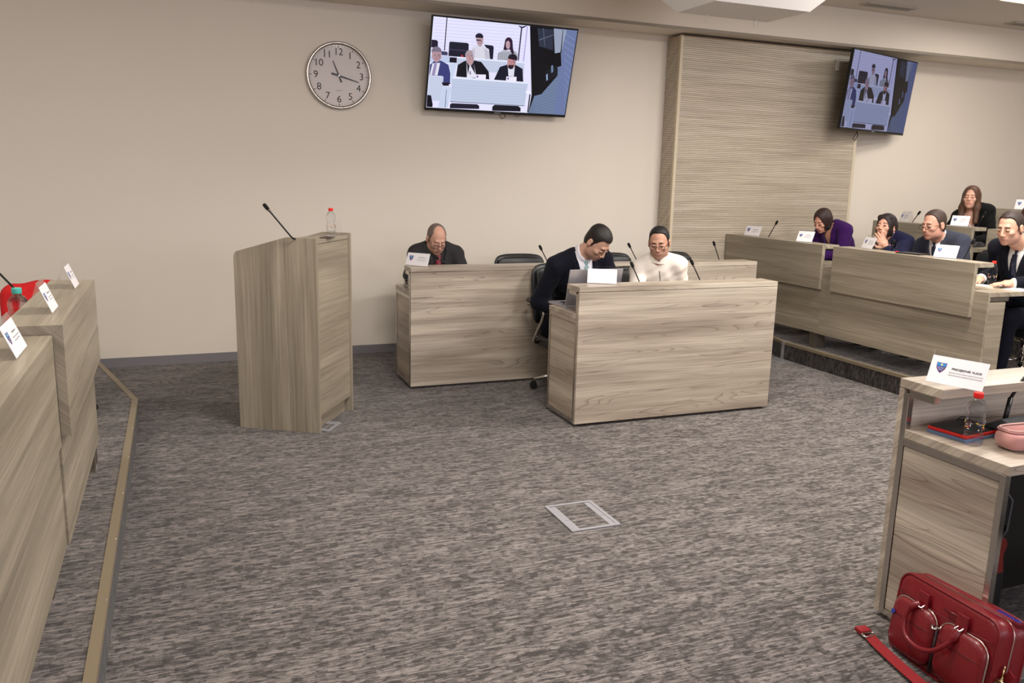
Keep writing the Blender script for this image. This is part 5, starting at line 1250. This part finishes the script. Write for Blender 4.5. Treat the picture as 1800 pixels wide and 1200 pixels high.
# pockets
for s_, nm in ((1, 'left_pocket'), (-1, 'right_pocket')):
    bagshell('pocket', [(-.006, .0), (-.018, .004), (-.024, .014)], red, BL_*.455, BH*.66, .018, s_*BL_*.242)
    mb = MB(); pl = [p for p in rr_poly(BL_*.455/2, BH*.66, .045)]
    mb.tube([LM @ Vector((-.010, -y+s_*BL_*.242, z+.018)) for y, z in pl[:14]] if s_ > 0 else [LM @ Vector((-.010, -y+s_*BL_*.242, z+.018)) for y, z in pl[-6:]+pl[:12]], .0032, 6); mb.build('pocket_zip', zipt, bag)
    mb = MB(); mb.tube([LM @ Vector((-.026-.004*math.sin(k/8*PI), s_*BL_*.242+(k/8-.5)*BL_*.40, BH*.50)) for k in range(9)], .0012, 5); mb.build('stitching', redd, bag)
mb = MB(); mb.tube([bagp(.03+.94*k/10, .76-.02*math.sin(k/10*PI), -.005-.006*math.sin(k/10*PI)) for k in range(11)], .0016, 5); mb.build('seam', redd, bag)
mb = MB(); mb.tube([bagp(.52, .84, -.013), bagp(.66, .84, -.013)], .0045, 8); mb.build('raised_tab', redd, bag)
mb = MB(); mb.tube([bagp(.50, .06, -.012), bagp(.50, .60, -.014)], .006, 8); mb.build('centre_seam', zipm, bag)
# handle : hangs down over the front
hp = [(.30, .74, -.02), (.27, .70, -.035), (.245, .58, -.045), (.26, .44, -.05), (.33, .345, -.055), (.45, .32, -.058), (.57, .37, -.055), (.66, .50, -.045), (.705, .64, -.03), (.70, .72, -.02)]
Q = []
for i in range(len(hp)-1):
    p0, p1, p2, p3 = [bagp(*hp[min(max(i+k, 0), len(hp)-1)]) for k in (-1, 0, 1, 2)]
    for k in range(5): u = k/5; Q.append(.5*((2*p1)+(-p0+p2)*u+(2*p0-5*p1+4*p2-p3)*u*u+(-p0+3*p1-3*p2+p3)*u**3))
Q.append(bagp(*hp[-1])); n = len(Q)
mb = MB(); mb.tube(Q, [.0125 if i < 7 or i > n-8 else .0082 for i in range(n)], 10); mb.build('handle', red, bag)
for u_ in (.31, .70):
    mb = MB(); mb.tube([bagp(u_-.02, .76, -.012), bagp(u_-.02, .72, -.030), bagp(u_+.03, .72, -.030), bagp(u_+.03, .76, -.012)], .0028, 6, closed=True); mb.build('handle_ring', chrome, bag)
    mb = MB(); mb.box(-.008, .002, -.022, .022, -.03, .03, M=Matrix.Translation(bagp(u_, .79, -.010)) @ LM); mb.build('handle_tab', red, bag, bevel=.003)
mb = MB(); mb.tube([bagp(.475, .62, -.03), bagp(.50, .585, -.036), bagp(.53, .60, -.03)], .004, 6); mb.build('zip_puller', chrome, bag)
mb = MB(); mb.tube([bagp(.545, .66, -.02), bagp(.56, .63, -.03), bagp(.50, .61, -.03)], .0035, 6); mb.build('zip_puller', chrome, bag)
mb = MB(); c = bagp(.075, .50, -.028); mb.cyl(c, c+LM.to_3x3() @ Vector((-.004, 0, 0)), .0085, n=6); mb.build('blue_badge', mat('blue enamel', (44, 60, 150), .3), bag)
# open top showing lining and something blue
mb = MB(); mb.box(-.020, .020, -.11, .12, -.006, .003, M=Matrix.Translation(bagp(.72, .985, .088)) @ LM); mb.build('lining', redd, bag)
mb = MB(); mb.box(-.009, .009, -.045, .04, -.03, .004, M=Matrix.Translation(bagp(.84, .99, .092)) @ LM); mb.build('blue_folder_edge', mat('blue folder', (40, 40, 120), .4), bag, bevel=.002)
# side ring, clip, strap and tag
mb = MB(); mb.tube([bagp(1.01, .55, .04), bagp(1.03, .50, .03), bagp(1.03, .44, .03), bagp(1.01, .42, .04)], .003, 6); mb.build('side_ring', brass, bag)
mb = MB(); c = bagp(1.045, .30, .02); mb.tube([c+LM.to_3x3() @ Vector((0, y, z)) for y, z in rounded(.022, .030, 5, 2.5)], .0045, 8, closed=True); mb.tube([bagp(1.03, .44, .03), bagp(1.04, .36, .022)], .005, 8); mb.build('clip', brass, bag)
mb = MB(); mb.box(-.002, .002, -.012, .012, -.045, .0, M=Matrix.Translation(bagp(1.06, .50, .05)) @ Matrix.Rotation(.5, 4, 'X')); mb.build('zip_tag', strapm, bag)
# shoulder strap on the floor
sp = [(-.045, .245, .012), (-.058, .185, .014), (-.068, .11, .016), (-.075, .03, .017), (-.08, -.06, .018), (-.07, -.18, .020), (-.06, -.30, .03), (-.02, -.36, .06), (.02, -.30, .10)]
def ribbon(pts, w_, th, m_, nm, wf=None):
    mb = MB(); v = []
    for i, p in enumerate(pts):
        p = Vector(p); d = (Vector(pts[min(i+1, len(pts)-1)])-Vector(pts[max(i-1, 0)])); d.z = 0; d.normalize(); s_ = Vector((-d.y, d.x, .18)).normalized(); ww = (wf[i] if wf else w_)/2
        v += [p-s_*ww, p+s_*ww, p+s_*ww+Vector((0, 0, th)), p-s_*ww+Vector((0, 0, th))]
    fs = []
    for i in range(len(pts)-1): a = i*4; fs += [(a+j, a+(j+1) % 4, a+4+(j+1) % 4, a+4+j) for j in range(4)]
    mb.add(v, fs+[(3, 2, 1, 0), tuple(len(v)-4+j for j in range(4))], 0, False); return mb.build(nm, m_, bag, bevel=.001)
ribbon(sp[:5], .038, .003, strapm, 'shoulder_strap')
ribbon(sp[4:], .05, .012, redd, 'shoulder_pad', [.038, .055, .055, .045, .03])
mb = MB(); c = Vector(sp[0]); mb.tube([c+Vector((x, y, .004)) for x, y in rounded(.024, .012, 4, 4)], .0035, 6, closed=True); mb.build('buckle', chrome, bag)
mb = MB(); mb.box(-.022, .022, -.018, .02, -.004, .012, M=Matrix.Translation(Vector(sp[0])+Vector((0, .03, 0)))); mb.build('strap_fold', strapm, bag, bevel=.003)
# soft thing in the shade under the lower right desk
F = Field(axis(2.35, 2.75, [], .008, .008), axis(1.65, 2.05, [], .008, .008), axis(-.05, .55, [], .008, .008))
F.ell((2.545, 1.84, .20), (.045, .045, .22), None, 0); F.cone((2.52, 1.84, .39), (2.57, 1.84, .38), .026, .026, .03)
X, Y, Z = F.local((0, 0, 0), np.eye(3)); F.d = np.maximum(F.d, -Z+.001).astype(f4)
root = thing('drawstring_bag', 'narrow orange-red bag in the shade under the lower right desk', 'bag', (2.56, 1.83, 0)); bpy.context.view_layer.update()
o = F.mesh('body', [mat('black nylon', (16, 15, 16), .6), mat('orange red nylon', (112, 28, 18), .7, noise=(12, .15))], root, lambda C: (C[:, 2] > .29).astype(int)); o.matrix_parent_inverse = root.matrix_world.inverted()
mb = MB(); mb.tube([(-.02, 0, .40), (-.02, 0, .45), (.02, 0, .45), (.02, 0, .40)], .005, 6); mb.build('handle', plastic, root)
